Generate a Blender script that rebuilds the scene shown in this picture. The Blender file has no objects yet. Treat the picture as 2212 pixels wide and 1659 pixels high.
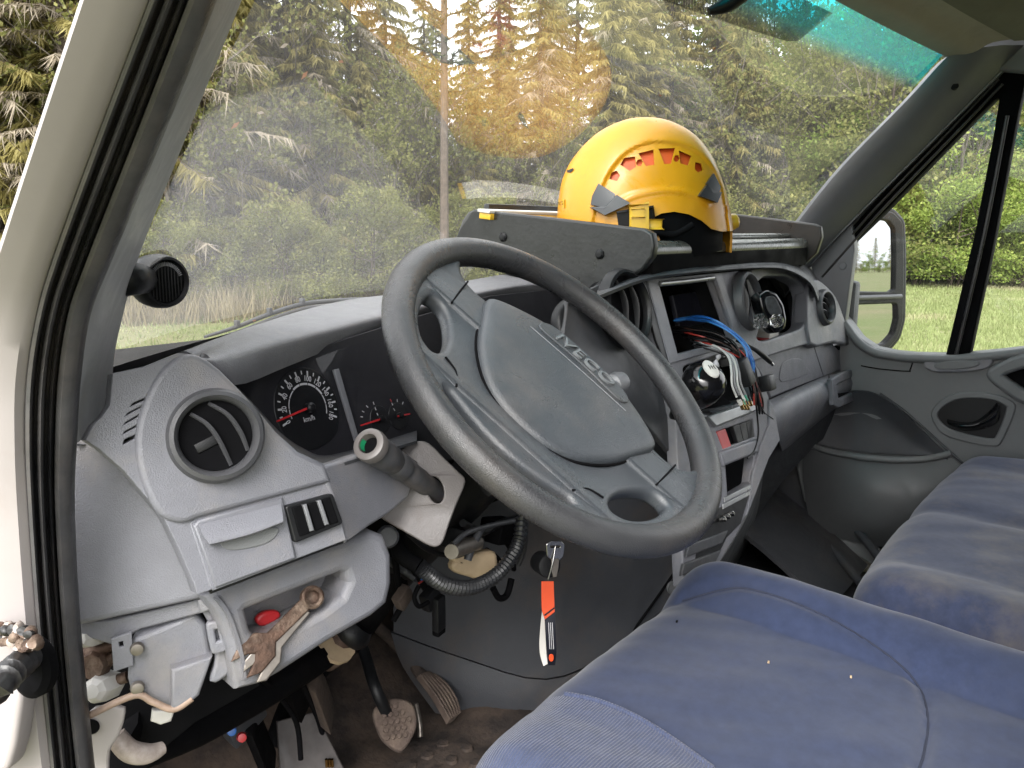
import bpy, bmesh, math, random
from mathutils import Vector, Matrix, noise
random.seed(7)
R = math.radians
SC = bpy.context.scene
COL = SC.collection

# ------------------------------------------------------------------ camera
PW, PH, FPX = 2212.0, 1659.0, 1751.0          # picture units used for surveying, focal length in the same units
CAM = Vector((-1.145, -.5145, 1.217))
YAW, PITCH = R(51.86), R(-10.65)
c_f = Vector((math.sin(YAW)*math.cos(PITCH), math.cos(YAW)*math.cos(PITCH), math.sin(PITCH)))
c_r = Vector((math.cos(YAW), -math.sin(YAW), 0))
c_u = c_r.cross(c_f)
cam = bpy.data.cameras.new('camera')
cam.sensor_width = 36; cam.lens = 36*FPX/PW; cam.clip_start = .02; cam.clip_end = 3000
cam_o = bpy.data.objects.new('camera', cam); COL.objects.link(cam_o)
m3 = Matrix((c_r, c_u, -c_f)).transposed()
cam_o.matrix_world = Matrix.Translation(CAM) @ m3.to_4x4()
SC.camera = cam_o

# ------------------------------------------------------------------ overcast daylight
SUN_EL, SUN_AZ = R(44), R(-112)                 # from the driver's side, behind the viewer
w = bpy.data.worlds.new('World'); SC.world = w; w.use_nodes = True
nt = w.node_tree; nt.nodes.clear()
sky = nt.nodes.new('ShaderNodeTexSky'); sky.sky_type = 'NISHITA'; sky.sun_disc = False
sky.sun_elevation = SUN_EL; sky.sun_rotation = SUN_AZ; sky.air_density = 1.6; sky.dust_density = 6; sky.ozone_density = .6
hsv = nt.nodes.new('ShaderNodeHueSaturation'); hsv.inputs['Saturation'].default_value = .18
mixw = nt.nodes.new('ShaderNodeMix'); mixw.data_type = 'RGBA'; mixw.inputs[0].default_value = .55
mixw.inputs[7].default_value = (8.3, 8.4, 8.7, 1)    # even cloud cover
bg = nt.nodes.new('ShaderNodeBackground'); bg.inputs['Strength'].default_value = .15
wo = nt.nodes.new('ShaderNodeOutputWorld')
nt.links.new(sky.outputs[0], hsv.inputs['Color']); nt.links.new(hsv.outputs[0], mixw.inputs[6])
nt.links.new(mixw.outputs[2], bg.inputs['Color']); nt.links.new(bg.outputs[0], wo.inputs[0])
sun = bpy.data.lights.new('sun', 'SUN'); sun.energy = 1.5; sun.angle = R(40); sun.color = (1, .97, .93)
sun_o = bpy.data.objects.new('sun', sun); COL.objects.link(sun_o)
sd = Vector((math.sin(SUN_AZ)*math.cos(SUN_EL), math.cos(SUN_AZ)*math.cos(SUN_EL), math.sin(SUN_EL)))
sun_o.rotation_euler = sd.to_track_quat('Z', 'Y').to_euler()
vs = SC.view_settings; vs.view_transform = 'Standard'; vs.look = 'None'; vs.exposure = 1.82; vs.gamma = 1
SC.cycles.max_bounces = 9; SC.cycles.transparent_max_bounces = 24; SC.cycles.diffuse_bounces = 4
SC.cycles.use_denoising = True
SC.cycles.sample_clamp_indirect = 6

# ------------------------------------------------------------------ surveying helpers: a sight line met with a known plane
def ray(x, y): return c_f + c_r*((x-PW/2)/FPX) - c_u*((y-PH/2)/FPX)
def PX(x, y, X): d = ray(x, y); return CAM + d*((X-CAM.x)/d.x)
def PY(x, y, Y): d = ray(x, y); return CAM + d*((Y-CAM.y)/d.y)
def PZ(x, y, Z): d = ray(x, y); return CAM + d*((Z-CAM.z)/d.z)
def PD(x, y, D): return CAM + ray(x, y)*D
class Plane:
    def __init__(s, p, n):
        s.p = Vector(p); s.n = Vector(n).normalized()
        if (CAM-s.p).dot(s.n) < 0: s.n = -s.n
        s.u = Vector((0, 0, 1)).cross(s.n)
        if s.u.length < 1e-3: s.u = Vector((1, 0, 0))
        s.u.normalize(); s.v = s.n.cross(s.u)
    def hit(s, x, y): d = ray(x, y); return CAM + d*((s.p-CAM).dot(s.n)/d.dot(s.n))
    def loc(s, x, y): q = s.hit(x, y)-s.p; return (q.dot(s.u), q.dot(s.v))
    def off(s, h): return Plane(s.p+s.n*h, s.n)
    def at(s, a, b, h=0): return s.p+s.u*a+s.v*b+s.n*h
    def mat(s): return Matrix.Translation(s.p) @ Matrix((s.u, s.v, s.n)).transposed().to_4x4()

# ------------------------------------------------------------------ materials
MATS = {}
ALB = .64      # all cab surfaces together
def mat(name, col, rough=.5, metal=0, var=.12, vscale=9, bump=0, bscale=400, spec=.5, dirt=None, dscale=5, dlo=.5, dhi=.75, coat=0, trans=0, sheen=0, emis=None):
    if name in MATS: return MATS[name]
    col = tuple(c*ALB for c in col)
    if dirt: dirt = tuple(c*ALB for c in dirt)
    m = bpy.data.materials.new(name); m.use_nodes = True; t = m.node_tree; b = t.nodes['Principled BSDF']
    L = t.links.new
    b.inputs['Roughness'].default_value = rough; b.inputs['Metallic'].default_value = metal
    b.inputs['Specular IOR Level'].default_value = spec
    b.inputs['Coat Weight'].default_value = coat
    b.inputs['Sheen Weight'].default_value = sheen
    if trans: b.inputs['Transmission Weight'].default_value = trans
    tc = t.nodes.new('ShaderNodeTexCoord')
    n1 = t.nodes.new('ShaderNodeTexNoise'); n1.inputs['Scale'].default_value = vscale; n1.inputs['Detail'].default_value = 6; n1.inputs['Roughness'].default_value = .65
    L(tc.outputs['Object'], n1.inputs['Vector'])
    mr = t.nodes.new('ShaderNodeMapRange'); mr.inputs[1].default_value = .3; mr.inputs[2].default_value = .7
    mr.inputs[3].default_value = 1-var; mr.inputs[4].default_value = 1+var
    L(n1.outputs['Fac'], mr.inputs[0])
    mul = t.nodes.new('ShaderNodeMix'); mul.data_type = 'RGBA'; mul.blend_type = 'MULTIPLY'; mul.inputs[0].default_value = 1
    mul.inputs[6].default_value = (*col, 1); L(mr.outputs[0], mul.inputs[7])
    out = mul.outputs[2]
    if dirt:
        n2 = t.nodes.new('ShaderNodeTexNoise'); n2.inputs['Scale'].default_value = dscale; n2.inputs['Detail'].default_value = 8; n2.inputs['Roughness'].default_value = .7
        L(tc.outputs['Object'], n2.inputs['Vector'])
        r2 = t.nodes.new('ShaderNodeMapRange'); r2.inputs[1].default_value = dlo; r2.inputs[2].default_value = dhi
        L(n2.outputs['Fac'], r2.inputs[0])
        mx = t.nodes.new('ShaderNodeMix'); mx.data_type = 'RGBA'; mx.inputs[7].default_value = (*dirt, 1)
        L(r2.outputs[0], mx.inputs[0]); L(out, mx.inputs[6]); out = mx.outputs[2]
    L(out, b.inputs['Base Color'])
    # roughness wanders a little with the same noise
    nr = t.nodes.new('ShaderNodeTexNoise'); nr.inputs['Scale'].default_value = 11; nr.inputs['Detail'].default_value = 9; nr.inputs['Roughness'].default_value = .75; nr.inputs['Distortion'].default_value = 1.2
    L(tc.outputs['Object'], nr.inputs['Vector'])
    rr = t.nodes.new('ShaderNodeMapRange'); rr.inputs[1].default_value = .35; rr.inputs[2].default_value = .65
    rv = .13 if rough > .1 else 0
    rr.inputs[3].default_value = rough-rv; rr.inputs[4].default_value = min(1, rough+rv)
    L(nr.outputs['Fac'], rr.inputs[0]); L(rr.outputs[0], b.inputs['Roughness'])
    if bump:
        n3 = t.nodes.new('ShaderNodeTexNoise'); n3.inputs['Scale'].default_value = bscale; n3.inputs['Detail'].default_value = 3
        L(tc.outputs['Object'], n3.inputs['Vector'])
        bp = t.nodes.new('ShaderNodeBump'); bp.inputs['Strength'].default_value = bump; bp.inputs['Distance'].default_value = .002
        L(n3.outputs['Fac'], bp.inputs['Height']); L(bp.outputs[0], b.inputs['Normal'])
    if emis: b.inputs['Emission Color'].default_value = (*emis, 1); b.inputs['Emission Strength'].default_value = 1
    MATS[name] = m
    return m

GREY = mat('dash_grey_plastic', (.208, .212, .240), .44, var=.09, vscale=26, bump=.35, bscale=900, dirt=(.33, .30, .275), dscale=7, dlo=.50, dhi=.80)
GREY2 = mat('dash_upper_plastic', (.215, .215, .23), .42, var=.08, vscale=12, bump=.35, bscale=800, dirt=(.30, .28, .26), dscale=6, dlo=.55, dhi=.9)
TRIM = mat('pillar_grey_plastic', (.20, .205, .22), .42, var=.08, vscale=8, bump=.2, bscale=900, dirt=(.2, .19, .18), dlo=.55, dhi=.9)
DOORG = mat('door_grey_plastic', (.185, .192, .195), .46, var=.07, vscale=8, bump=.25, bscale=800, dirt=(.2, .19, .17), dlo=.58, dhi=.9)
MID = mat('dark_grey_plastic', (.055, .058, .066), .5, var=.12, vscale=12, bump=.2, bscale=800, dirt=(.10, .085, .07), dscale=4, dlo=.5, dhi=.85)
BLACK = mat('black_plastic', (.010, .0105, .012), .45, var=.2, bump=.1, bscale=700, spec=.3)
BLACKM = mat('black_matte', (.005, .005, .006), .8, spec=.06, var=.25, dirt=(.011, .009, .008), dlo=.55, dhi=.85)
GLOSSB = mat('black_gloss', (.008, .008, .009), .16, var=.1)
RUBBER = mat('seal_rubber', (.026, .026, .029), .38, var=.25, vscale=30, bump=.25, bscale=500, dirt=(.085, .07, .062), dscale=16, dlo=.46, dhi=.78)
WHEELM = mat('wheel_rubber', (.046, .047, .051), .30, var=.16, vscale=16, bump=.35, bscale=1000, dirt=(.085, .076, .071), dscale=9, dlo=.48, dhi=.8)
HUBM = mat('hub_plastic', (.064, .072, .082), .34, var=.12, vscale=14, bump=.35, bscale=900, dirt=(.14, .13, .125), dscale=8, dlo=.5, dhi=.85)
PAINT = mat('white_body_paint', (.47, .43, .42), .6, var=.06, vscale=5, dirt=(.40, .33, .29), dscale=4.5, dlo=.56, dhi=.9, coat=.05)
PAINTD = mat('soiled_body_paint', (.62, .54, .49), .45, var=.12, vscale=12, dirt=(.17, .11, .075), dscale=11, dlo=.46, dhi=.68)
HEADL = mat('beige_headliner', (.46, .42, .37), .8, var=.08, vscale=10, bump=.15, bscale=600, dirt=(.2, .18, .15), dlo=.5, dhi=.85)
ROOFM = mat('roof_lining_grey', (.21, .205, .17), .85, var=.1, vscale=7, bump=.2, bscale=500)
SILVER = mat('silver_trim', (.42, .43, .44), .35, metal=.6, var=.06)
CHROME = mat('chrome_metal', (.6, .59, .57), .2, metal=1, var=.1)
BRASS = mat('brass_pin', (.75, .48, .16), .25, metal=1, var=.1)
STEEL = mat('scuffed_steel', (.30, .27, .24), .45, metal=.8, var=.25, vscale=40)
RUST = mat('rusty_steel', (.10, .058, .04), .65, metal=.5, var=.5, vscale=90, bump=.5, bscale=300, dirt=(.33, .25, .19), dscale=26, dlo=.5, dhi=.7)
REDP = mat('red_plastic', (.55, .025, .03), .4, var=.12)
ORANGE = mat('orange_fabric', (.85, .10, .025), .6, var=.08, bump=.2, bscale=1500)
NAVY = mat('navy_fabric', (.008, .010, .02), .6, var=.1)
WHITEP = mat('white_plastic', (.72, .70, .66), .4, var=.08, dirt=(.45, .4, .34), dlo=.55, dhi=.85)
CREAM = mat('cream_tape', (.58, .44, .28), .6, var=.15, vscale=30, dirt=(.3, .2, .12), dlo=.5, dhi=.8)
YELLOW = mat('helmet_yellow', (.88, .40, .012), .38, var=.06, vscale=30, coat=.1, dirt=(.55, .27, .03), dscale=30, dlo=.6, dhi=.8)
YELLOWB = mat('buckle_yellow', (.90, .55, .04), .35, var=.05)
ORLINER = mat('helmet_orange_liner', (.85, .13, .02), .55, var=.08)
WOODB = mat('black_wood_board', (.018, .019, .019), .38, var=.3, vscale=40, bump=.2, bscale=120)
BLUEW = mat('blue_wire', (.02, .14, .5), .35, var=.15)
REDW = mat('red_wire', (.4, .04, .03), .4, var=.15)
WHITEW = mat('white_wire', (.6, .6, .58), .4, var=.1)
FLOORM = mat('muddy_floor_mat', (.038, .028, .024), .9, var=.4, vscale=18, bump=.8, bscale=120, dirt=(.13, .09, .065), dscale=9, dlo=.42, dhi=.7)
PEDALM = mat('muddy_pedal_rubber', (.12, .085, .07), .85, var=.3, vscale=60, bump=.8, bscale=200, dirt=(.2, .15, .115), dscale=25, dlo=.4, dhi=.7)
INKW = mat('white_print', (.62, .62, .64), .6, var=.03)
INKR = mat('red_needle', (.62, .02, .025), .45, var=.05)
CRYSTAL = mat('clear_plastic', (.95, .95, .95), .06, trans=.95, var=.02)
GREASE = mat('grease_black', (.015, .014, .014), .38, var=.5, vscale=50, bump=.8, bscale=90)
PAPER = mat('folded_paper', (.78, .76, .70), .6, var=.05)

def fabric(name, col, ribs=0, dirtc=(.13, .12, .125), dlo=.5, dhi=.8):
    m = mat(name, col, .9, var=.16, vscale=70, dirt=dirtc, dscale=5.5, dlo=dlo, dhi=dhi, spec=.15, sheen=.15)
    t = m.node_tree; L = t.links.new; b = t.nodes['Principled BSDF']
    tc = t.nodes.new('ShaderNodeTexCoord')
    wv = t.nodes.new('ShaderNodeTexWave'); wv.inputs['Scale'].default_value = ribs or 260; wv.inputs['Distortion'].default_value = .4 if ribs else 3
    wv.bands_direction = 'Y' if ribs else 'DIAGONAL'
    nz = t.nodes.new('ShaderNodeTexNoise'); nz.inputs['Scale'].default_value = 900
    L(tc.outputs['Object'], wv.inputs['Vector']); L(tc.outputs['Object'], nz.inputs['Vector'])
    ad = t.nodes.new('ShaderNodeMath'); ad.operation = 'ADD'; 
    if ribs: L(wv.outputs['Fac'], ad.inputs[0]); L(nz.outputs['Fac'], ad.inputs[1])
    bp = t.nodes.new('ShaderNodeBump'); bp.inputs['Strength'].default_value = .55 if ribs else .35; bp.inputs['Distance'].default_value = .0015
    L(ad.outputs[0], bp.inputs['Height']); L(bp.outputs[0], b.inputs['Normal'])
    return m
FAB = fabric('seat_blue_fabric', (.034, .046, .094), dirtc=(.062, .072, .110), dlo=.5, dhi=.9)
FABR = fabric('seat_ribbed_fabric', (.062, .077, .138), ribs=95, dirtc=(.11, .11, .13), dlo=.5, dhi=.8)
FABD = fabric('seat_dusty_fabric', (.042, .053, .100), dirtc=(.125, .115, .115), dlo=.50, dhi=.72)
# ------------------------------------------------------------------ object tools
def tag(o, label, cat=None, group=None, kind=None):
    o['label'] = label
    if cat: o['category'] = cat
    if group: o['group'] = group
    if kind: o['kind'] = kind
    return o
def thing(name, loc, label, cat, group=None):
    e = bpy.data.objects.new(name, None); e.empty_display_size = .05; e.location = loc; COL.objects.link(e)
    return tag(e, label, cat, group)
def root_loc(o):
    v = Vector((0, 0, 0))
    while o: v = v + o.location; o = o.parent
    return v
def link(name, me, m, parent=None, smooth=35):
    o = bpy.data.objects.new(name, me); COL.objects.link(o)
    if m and not me.materials: me.materials.append(m)
    if smooth:
        me.polygons.foreach_set('use_smooth', [True]*len(me.polygons)); me.set_sharp_from_angle(angle=R(smooth))
    if parent:
        o.parent = parent
        o.matrix_parent_inverse = Matrix.Translation(-WL(parent))
    return o
def WL(o):
    # world translation of a thing or part built in world coordinates
    v = Vector((0, 0, 0)); q = o
    while q:
        v += Vector(q.location)
        if q.parent: v += q.matrix_parent_inverse.translation
        q = q.parent
    return v
def mesh(name, verts, faces, m=None, parent=None, smooth=35):
    me = bpy.data.meshes.new(name); me.from_pydata([tuple(v) for v in verts], [], faces); me.update()
    return link(name, me, m, parent, smooth)
def crv(pts, closed=True, n=6):
    # Catmull-Rom through the points (2D or 3D tuples)
    P = [tuple(p) for p in pts]; N = len(P); out = []
    seg = N if closed else N-1
    for i in range(seg):
        if closed: a, b, c, d = P[(i-1) % N], P[i], P[(i+1) % N], P[(i+2) % N]
        else: a, b, c, d = P[max(i-1, 0)], P[i], P[i+1], P[min(i+2, N-1)]
        for k in range(n):
            t = k/n
            out.append(tuple(.5*((2*b[j])+(-a[j]+c[j])*t+(2*a[j]-5*b[j]+4*c[j]-d[j])*t*t+(-a[j]+3*b[j]-3*c[j]+d[j])*t**3) for j in range(len(b))))
    if not closed: out.append(P[-1])
    return out
def rnd(pts, r=.2, n=4):
    # round each corner of a polygon: r is a share of the shorter side (or a list)
    P = [Vector(p) for p in pts]; N = len(P); out = []
    for i in range(N):
        a, b, c = P[i-1], P[i], P[(i+1) % N]; rr = r[i] if isinstance(r, (list, tuple)) else r
        k = rr*min((a-b).length, (c-b).length)
        if k < 1e-6: out.append(tuple(b)); continue
        p = b+(a-b).normalized()*k; q = b+(c-b).normalized()*k
        for j in range(n+1):
            t = j/n; out.append(tuple(p*(1-t)**2+b*(2*t*(1-t))+q*t*t))
    return out
_deps = lambda: bpy.context.evaluated_depsgraph_get()
def sheet(name, loops, M, th, bev, m, parent=None, smooth=35, res=2):
    # flat outline(s) with holes in a local frame M, thickness th behind the frame, rounded edge bev
    cu = bpy.data.curves.new(name, 'CURVE'); cu.dimensions = '2D'; cu.fill_mode = 'BOTH'
    cu.extrude = max(th/2-bev, 1e-4); cu.bevel_depth = bev; cu.bevel_resolution = res; cu.offset = 0
    for lp in loops:
        s = cu.splines.new('POLY'); s.points.add(len(lp)-1); s.use_cyclic_u = True
        for p, q in zip(s.points, lp): p.co = (q[0], q[1], 0, 1)
    to = bpy.data.objects.new(name, cu); COL.objects.link(to)
    me = bpy.data.meshes.new_from_object(to.evaluated_get(_deps()))
    bpy.data.objects.remove(to); bpy.data.curves.remove(cu)
    me.transform(M @ Matrix.Translation((0, 0, -th/2))); me.name = name
    return link(name, me, m, parent, smooth)
def plate(name, px, pl, th, bev, m, parent=None, holes=(), smooth=35, c=False, rd=0):
    def L(o, cc, r_):
        if cc: o = crv(o)
        elif r_: o = rnd(o, r_)
        return [pl.loc(*p) for p in o]
    loops = [L(px, c, rd)]
    for h in holes: loops.append(L(h, c, rd) if not isinstance(h, dict) else L(h['p'], h.get('c'), h.get('rd', 0)))
    return sheet(name, loops, pl.mat(), th, bev, m, parent, smooth)
def pane(name, px, pl, m, parent=None):
    P_ = [pl.hit(*q) for q in px]; return mesh(name, P_, [tuple(range(len(P_)))], m, parent, 0)
def tube(name, pts, rad, m, parent=None, res=4, smooth=60, cyc=False, curved=True):
    cu = bpy.data.curves.new(name, 'CURVE'); cu.dimensions = '3D'; cu.bevel_depth = 1; cu.bevel_resolution = res; cu.use_fill_caps = True
    if curved and len(pts) > 2: 
        n0 = len(pts); 
        if isinstance(rad, (list, tuple)):
            q = crv([(*p, r_) for p, r_ in zip(pts, rad)], cyc, 6); pts = [p[:3] for p in q]; rad = [max(p[3], 1e-4) for p in q]
        else: pts = crv(pts, cyc, 6)
    s = cu.splines.new('POLY'); s.points.add(len(pts)-1); s.use_cyclic_u = cyc
    for i, p in enumerate(pts):
        s.points[i].co = (*p, 1); s.points[i].radius = rad[i] if isinstance(rad, (list, tuple)) else rad
    to = bpy.data.objects.new(name, cu); COL.objects.link(to)
    me = bpy.data.meshes.new_from_object(to.evaluated_get(_deps()))
    bpy.data.objects.remove(to); bpy.data.curves.remove(cu); me.name = name
    return link(name, me, m, parent, smooth)
def frame(axis, up=(0, 0, 1)):
    z = Vector(axis).normalized(); u = Vector(up).cross(z)
    if u.length < 1e-3: u = Vector((1, 0, 0)).cross(z)
    u.normalize(); v = z.cross(u); return u, v, z
def lathe(name, p0, axis, prof, m, parent=None, seg=40, smooth=35, sx=1, sy=1, rot=0):
    u, v, z = frame(axis); p0 = Vector(p0); V = []; F = []
    if rot: u, v = u*math.cos(rot)+v*math.sin(rot), v*math.cos(rot)-u*math.sin(rot)
    for r, h in prof:
        for k in range(seg):
            a = 2*math.pi*k/seg; V.append(p0+z*h+u*(r*sx*math.cos(a))+v*(r*sy*math.sin(a)))
    for i in range(len(prof)-1):
        for k in range(seg):
            F.append((i*seg+k, i*seg+(k+1) % seg, (i+1)*seg+(k+1) % seg, (i+1)*seg+k))
    if prof[0][0] > 1e-6: F.append(tuple(reversed(range(seg))))
    if prof[-1][0] > 1e-6: F.append(tuple((len(prof)-1)*seg+k for k in range(seg)))
    o = mesh(name, V, F, m, parent, smooth)
    bm = bmesh.new(); bm.from_mesh(o.data); bmesh.ops.remove_doubles(bm, verts=bm.verts, dist=1e-6); bm.to_mesh(o.data); bm.free()
    o.data.polygons.foreach_set('use_smooth', [True]*len(o.data.polygons)); o.data.set_sharp_from_angle(angle=R(smooth))
    return o
def box(name, c, ax, half, m, parent=None, bev=.002, smooth=35):
    # box with axes ax=(u,v,w), half sizes, bevelled
    bm = bmesh.new(); bmesh.ops.create_cube(bm, size=2)
    u, v, w_ = [Vector(a).normalized() for a in ax]
    M = Matrix.Translation(Vector(c)) @ Matrix((u*half[0], v*half[1], w_*half[2])).transposed().to_4x4()
    bm.transform(M)
    if bev: bmesh.ops.bevel(bm, geom=bm.edges[:], offset=bev, segments=2, affect='EDGES', profile=.5)
    bmesh.ops.recalc_face_normals(bm, faces=bm.faces)
    me = bpy.data.meshes.new(name); bm.to_mesh(me); bm.free()
    return link(name, me, m, parent, smooth)
def loft(name, rows, m, parent=None, n=4, thick=.004, smooth=60, close=False, dirv=None):
    # smooth surface through a grid of points (rows of equal length), given thickness away from the viewer
    A = [crv(r_, False, n) for r_ in rows]
    B = list(zip(*A)); B = [crv(c_, False, n) for c_ in B]
    nr, nc = len(B[0]), len(B)
    V = [Vector(B[j][i]) for i in range(nr) for j in range(nc)]
    F = [(i*nc+j, i*nc+j+1, (i+1)*nc+j+1, (i+1)*nc+j) for i in range(nr-1) for j in range(nc-1)]
    o = mesh(name, V, F, m, parent, smooth)
    if thick:
        bm = bmesh.new(); bm.from_mesh(o.data)
        ctr = sum(V, Vector())/len(V); nn = sum((f.normal*f.calc_area() for f in bm.faces), Vector())
        if nn.dot(CAM-ctr) < 0: bmesh.ops.reverse_faces(bm, faces=bm.faces)
        bm.normal_update()
        back = {}
        vs_ = list(bm.verts); fs = list(bm.faces)
        for v in vs_:
            back[v] = bm.verts.new(v.co-(Vector(dirv) if dirv else v.normal)*thick)
        for f in fs: bm.faces.new([back[v] for v in reversed(f.verts)])
        for e in [e for e in bm.edges if e.is_boundary and e.verts[0] in back and e.verts[1] in back]:
            a, b = e.verts; bm.faces.new((b, a, back[a], back[b]))
        bmesh.ops.recalc_face_normals(bm, faces=bm.faces)
        bm.to_mesh(o.data); bm.free()
        o.data.polygons.foreach_set('use_smooth', [True]*len(o.data.polygons)); o.data.set_sharp_from_angle(angle=R(smooth))
    return o
def textmesh(name, s, size, M, th, m, parent=None, align='CENTER', shear=0, sx=1):
    cu = bpy.data.curves.new(name, 'FONT'); cu.body = s; cu.size = size; cu.extrude = th/2; cu.align_x = align; cu.align_y = 'CENTER'; cu.shear = shear; cu.resolution_u = 3
    to = bpy.data.objects.new(name, cu); COL.objects.link(to)
    me = bpy.data.meshes.new_from_object(to.evaluated_get(_deps()))
    bpy.data.objects.remove(to); bpy.data.curves.remove(cu); me.name = name
    me.transform(M @ Matrix.Diagonal((sx, 1, 1, 1))); 
    return link(name, me, m, parent, 0)
def boolean(o, cutters, op='DIFFERENCE'):
    for c_ in cutters:
        md = o.modifiers.new('cut', 'BOOLEAN'); md.object = c_; md.operation = op; md.solver = 'EXACT'
    me = bpy.data.meshes.new_from_object(o.evaluated_get(_deps()))
    o.modifiers.clear(); old = o.data; o.data = me; bpy.data.meshes.remove(old)
    for c_ in cutters: bpy.data.objects.remove(c_)
def lerp(a, b, t): return Vector(a)*(1-t)+Vector(b)*t
# ------------------------------------------------------------------ the van's shell
GROUND = -.43
FLOOR = .40
van = thing('van', (0, .1, GROUND), 'white van whose cab is seen through the open driver side doorway', 'van')
def strip(name, A, B, prof, m, parent, off=(-.38, -.91, .15), n=5, back=.03, m2=None):
    # ribbed strip between two 3D edge lines; prof = (share across, height towards the viewer)
    A = crv(A, False, n); B = crv(B, False, n); off = Vector(off).normalized(); V = []; F = []
    k = len(prof)
    for a, b in zip(A, B):
        for t, h in prof: V.append(lerp(a, b, t)+off*h)
        V.append(lerp(a, b, 1)-off*back); V.append(lerp(a, b, 0)-off*back)
    c = k+2
    for i in range(len(A)-1):
        for j in range(c): F.append((i*c+j, i*c+(j+1) % c, (i+1)*c+(j+1) % c, (i+1)*c+j))
    F.append(tuple(range(c))); F.append(tuple((len(A)-1)*c+j for j in range(c)))
    o = mesh(name, V, F, m, parent, 40)
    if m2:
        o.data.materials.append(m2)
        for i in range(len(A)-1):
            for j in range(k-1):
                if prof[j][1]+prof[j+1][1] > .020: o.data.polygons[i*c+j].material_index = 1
    return o
# outer painted door pillar
oA = [(230, -200), (165, 0), (82, 253), (0, 506), (-60, 700), (-75, 850), (-70, 1000), (-60, 1200), (-40, 1400), (0, 1700)]
oB = [(405, -200), (329, 0), (218, 290), (118, 560), (84, 677), (61, 812), (57, 947), (64, 1100), (84, 1369), (118, 1690)]
A3 = [PX(x, y, -.955) for x, y in oA]; B3 = [PX(x, y, -.925) for x, y in oB]
strip('door_pillar', A3, B3, [(0, -.02), (.03, -.004), (.10, .002), (.5, .004), (.80, .003), (.92, -.002), (1, -.006)], PAINT, van, back=.05)
# ribbed rubber door seal, highlights of the ribs painted in as paler rubber
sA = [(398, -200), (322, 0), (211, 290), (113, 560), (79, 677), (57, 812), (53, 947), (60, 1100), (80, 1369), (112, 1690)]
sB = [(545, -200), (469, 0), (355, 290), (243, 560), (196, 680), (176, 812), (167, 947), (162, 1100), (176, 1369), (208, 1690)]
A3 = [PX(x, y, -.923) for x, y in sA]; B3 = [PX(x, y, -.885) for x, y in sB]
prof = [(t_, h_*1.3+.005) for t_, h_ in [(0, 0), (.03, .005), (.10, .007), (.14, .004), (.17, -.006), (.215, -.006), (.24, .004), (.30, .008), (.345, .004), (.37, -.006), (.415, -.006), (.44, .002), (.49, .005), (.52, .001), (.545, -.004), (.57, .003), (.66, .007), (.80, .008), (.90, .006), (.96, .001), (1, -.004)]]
strip('door_seal', A3, B3, prof, RUBBER, van, back=.02, m2=mat('rib_highlight_rubber', (.085, .083, .085), .5, var=.3, vscale=30, dirt=(.16, .14, .13), dscale=18, dlo=.45, dhi=.8))
# grey pillar trim, driver side
tA = [(540, -200), (464, 0), (350, 290), (240, 560), (192, 680), (171, 812), (165, 900), (166, 960)]
tB = [(596, -200), (523, 0), (405, 290), (303, 548), (272, 660), (252, 745), (244, 812), (240, 880)]
A3 = [PX(x, y, -.882) for x, y in tA]; B3 = [PX(x, y, -.775) for x, y in tB]
strip('pillar_trim', A3, B3, [(0, -.012), (.05, -.004), (.3, .004), (.6, .006), (.9, .001), (1, -.01)], mat('light_pillar_plastic', (.42, .425, .445), .5, var=.06, vscale=8), van, back=.02)
# passenger side pillar trim
rA = [(2042, 122), (2022, 142), (1955, 216), (1820, 355), (1725, 473), (1650, 580)]
rB = [(2232, 95), (2124, 203), (1989, 338), (1853, 473), (1769, 560), (1700, 640)]
A3 = [PX(x, y, .745) for x, y in rA]
B3 = [PX(x, y, .835) for x, y in rB]
rpt = strip('pillar_trim', A3, B3, [(0, -.02), (.03, .004), (.12, .014), (.35, .022), (.6, .018), (.85, .004), (.93, -.004), (.96, -.001), (1, -.012)], TRIM, van, off=(-.8, -.55, .2))
lathe('trim_screw', PX(2052, 197, .79)+Vector((-.014, -.01, .006)), (-.75, -.6, .2), [(0, .006), (.006, .006), (.008, 0), (0, 0)], BLACK, rpt, 20)
lathe('trim_screw', PX(2020, 152, .77)+Vector((-.012, -.01, .004)), (-.75, -.6, .2), [(0, .004), (.004, .004), (.005, 0), (0, 0)], BLACK, rpt, 16)
# windscreen surface: x across, t from foot to top edge
def ws_pt(x, t):
    xx = x*(1-.06*t); z = 1.075+t*.50
    y = .545-.222*(abs(xx)/.76)**2-.95*(z-1.09)
    z += -.015*(abs(xx)/.76)**2
    return Vector((xx, y, z))
def ws_top(x): return 1.135-.115*(abs(x)/.79)**2
# header trim over the windscreen and the roof lining
HX = [-.80, -.74, -.6, -.4, -.2, 0, .2, .4, .6, .74, .80]
h_0 = [ws_pt(x, ws_top(x)-.012)+Vector((0, -.004, -.002)) for x in HX]
h_1 = [p+Vector((0, -.045, .004)) for p in h_0]; h_2 = [p+Vector((0, -.075, .018)) for p in h_0]; h_3 = [p+Vector((0, -.12, .020)) for p in h_0]
loft('header_trim', [h_0, h_1, h_2, h_3], HEADL, van, n=4, thick=.012, dirv=(0, -.3, -.95))
r_0 = [p+Vector((0, .006, -.004)) for p in h_3]
rr = [r_0]
for k in range(1, 6): rr.append([Vector((x, p.y-.22*k, p.z+.035*min(k, 3)*(1-(x/.82)**4))) for x, p in zip(HX, r_0)])
loft('roof_lining', rr, ROOFM, van, n=3, thick=.02, dirv=(0, 0, -1))
box('roof_panel', (0, -.80, 1.80), ((1, 0, 0), (0, 1, 0), (0, 0, 1)), (.93, .75, .03), PAINT, van, .015)
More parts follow.
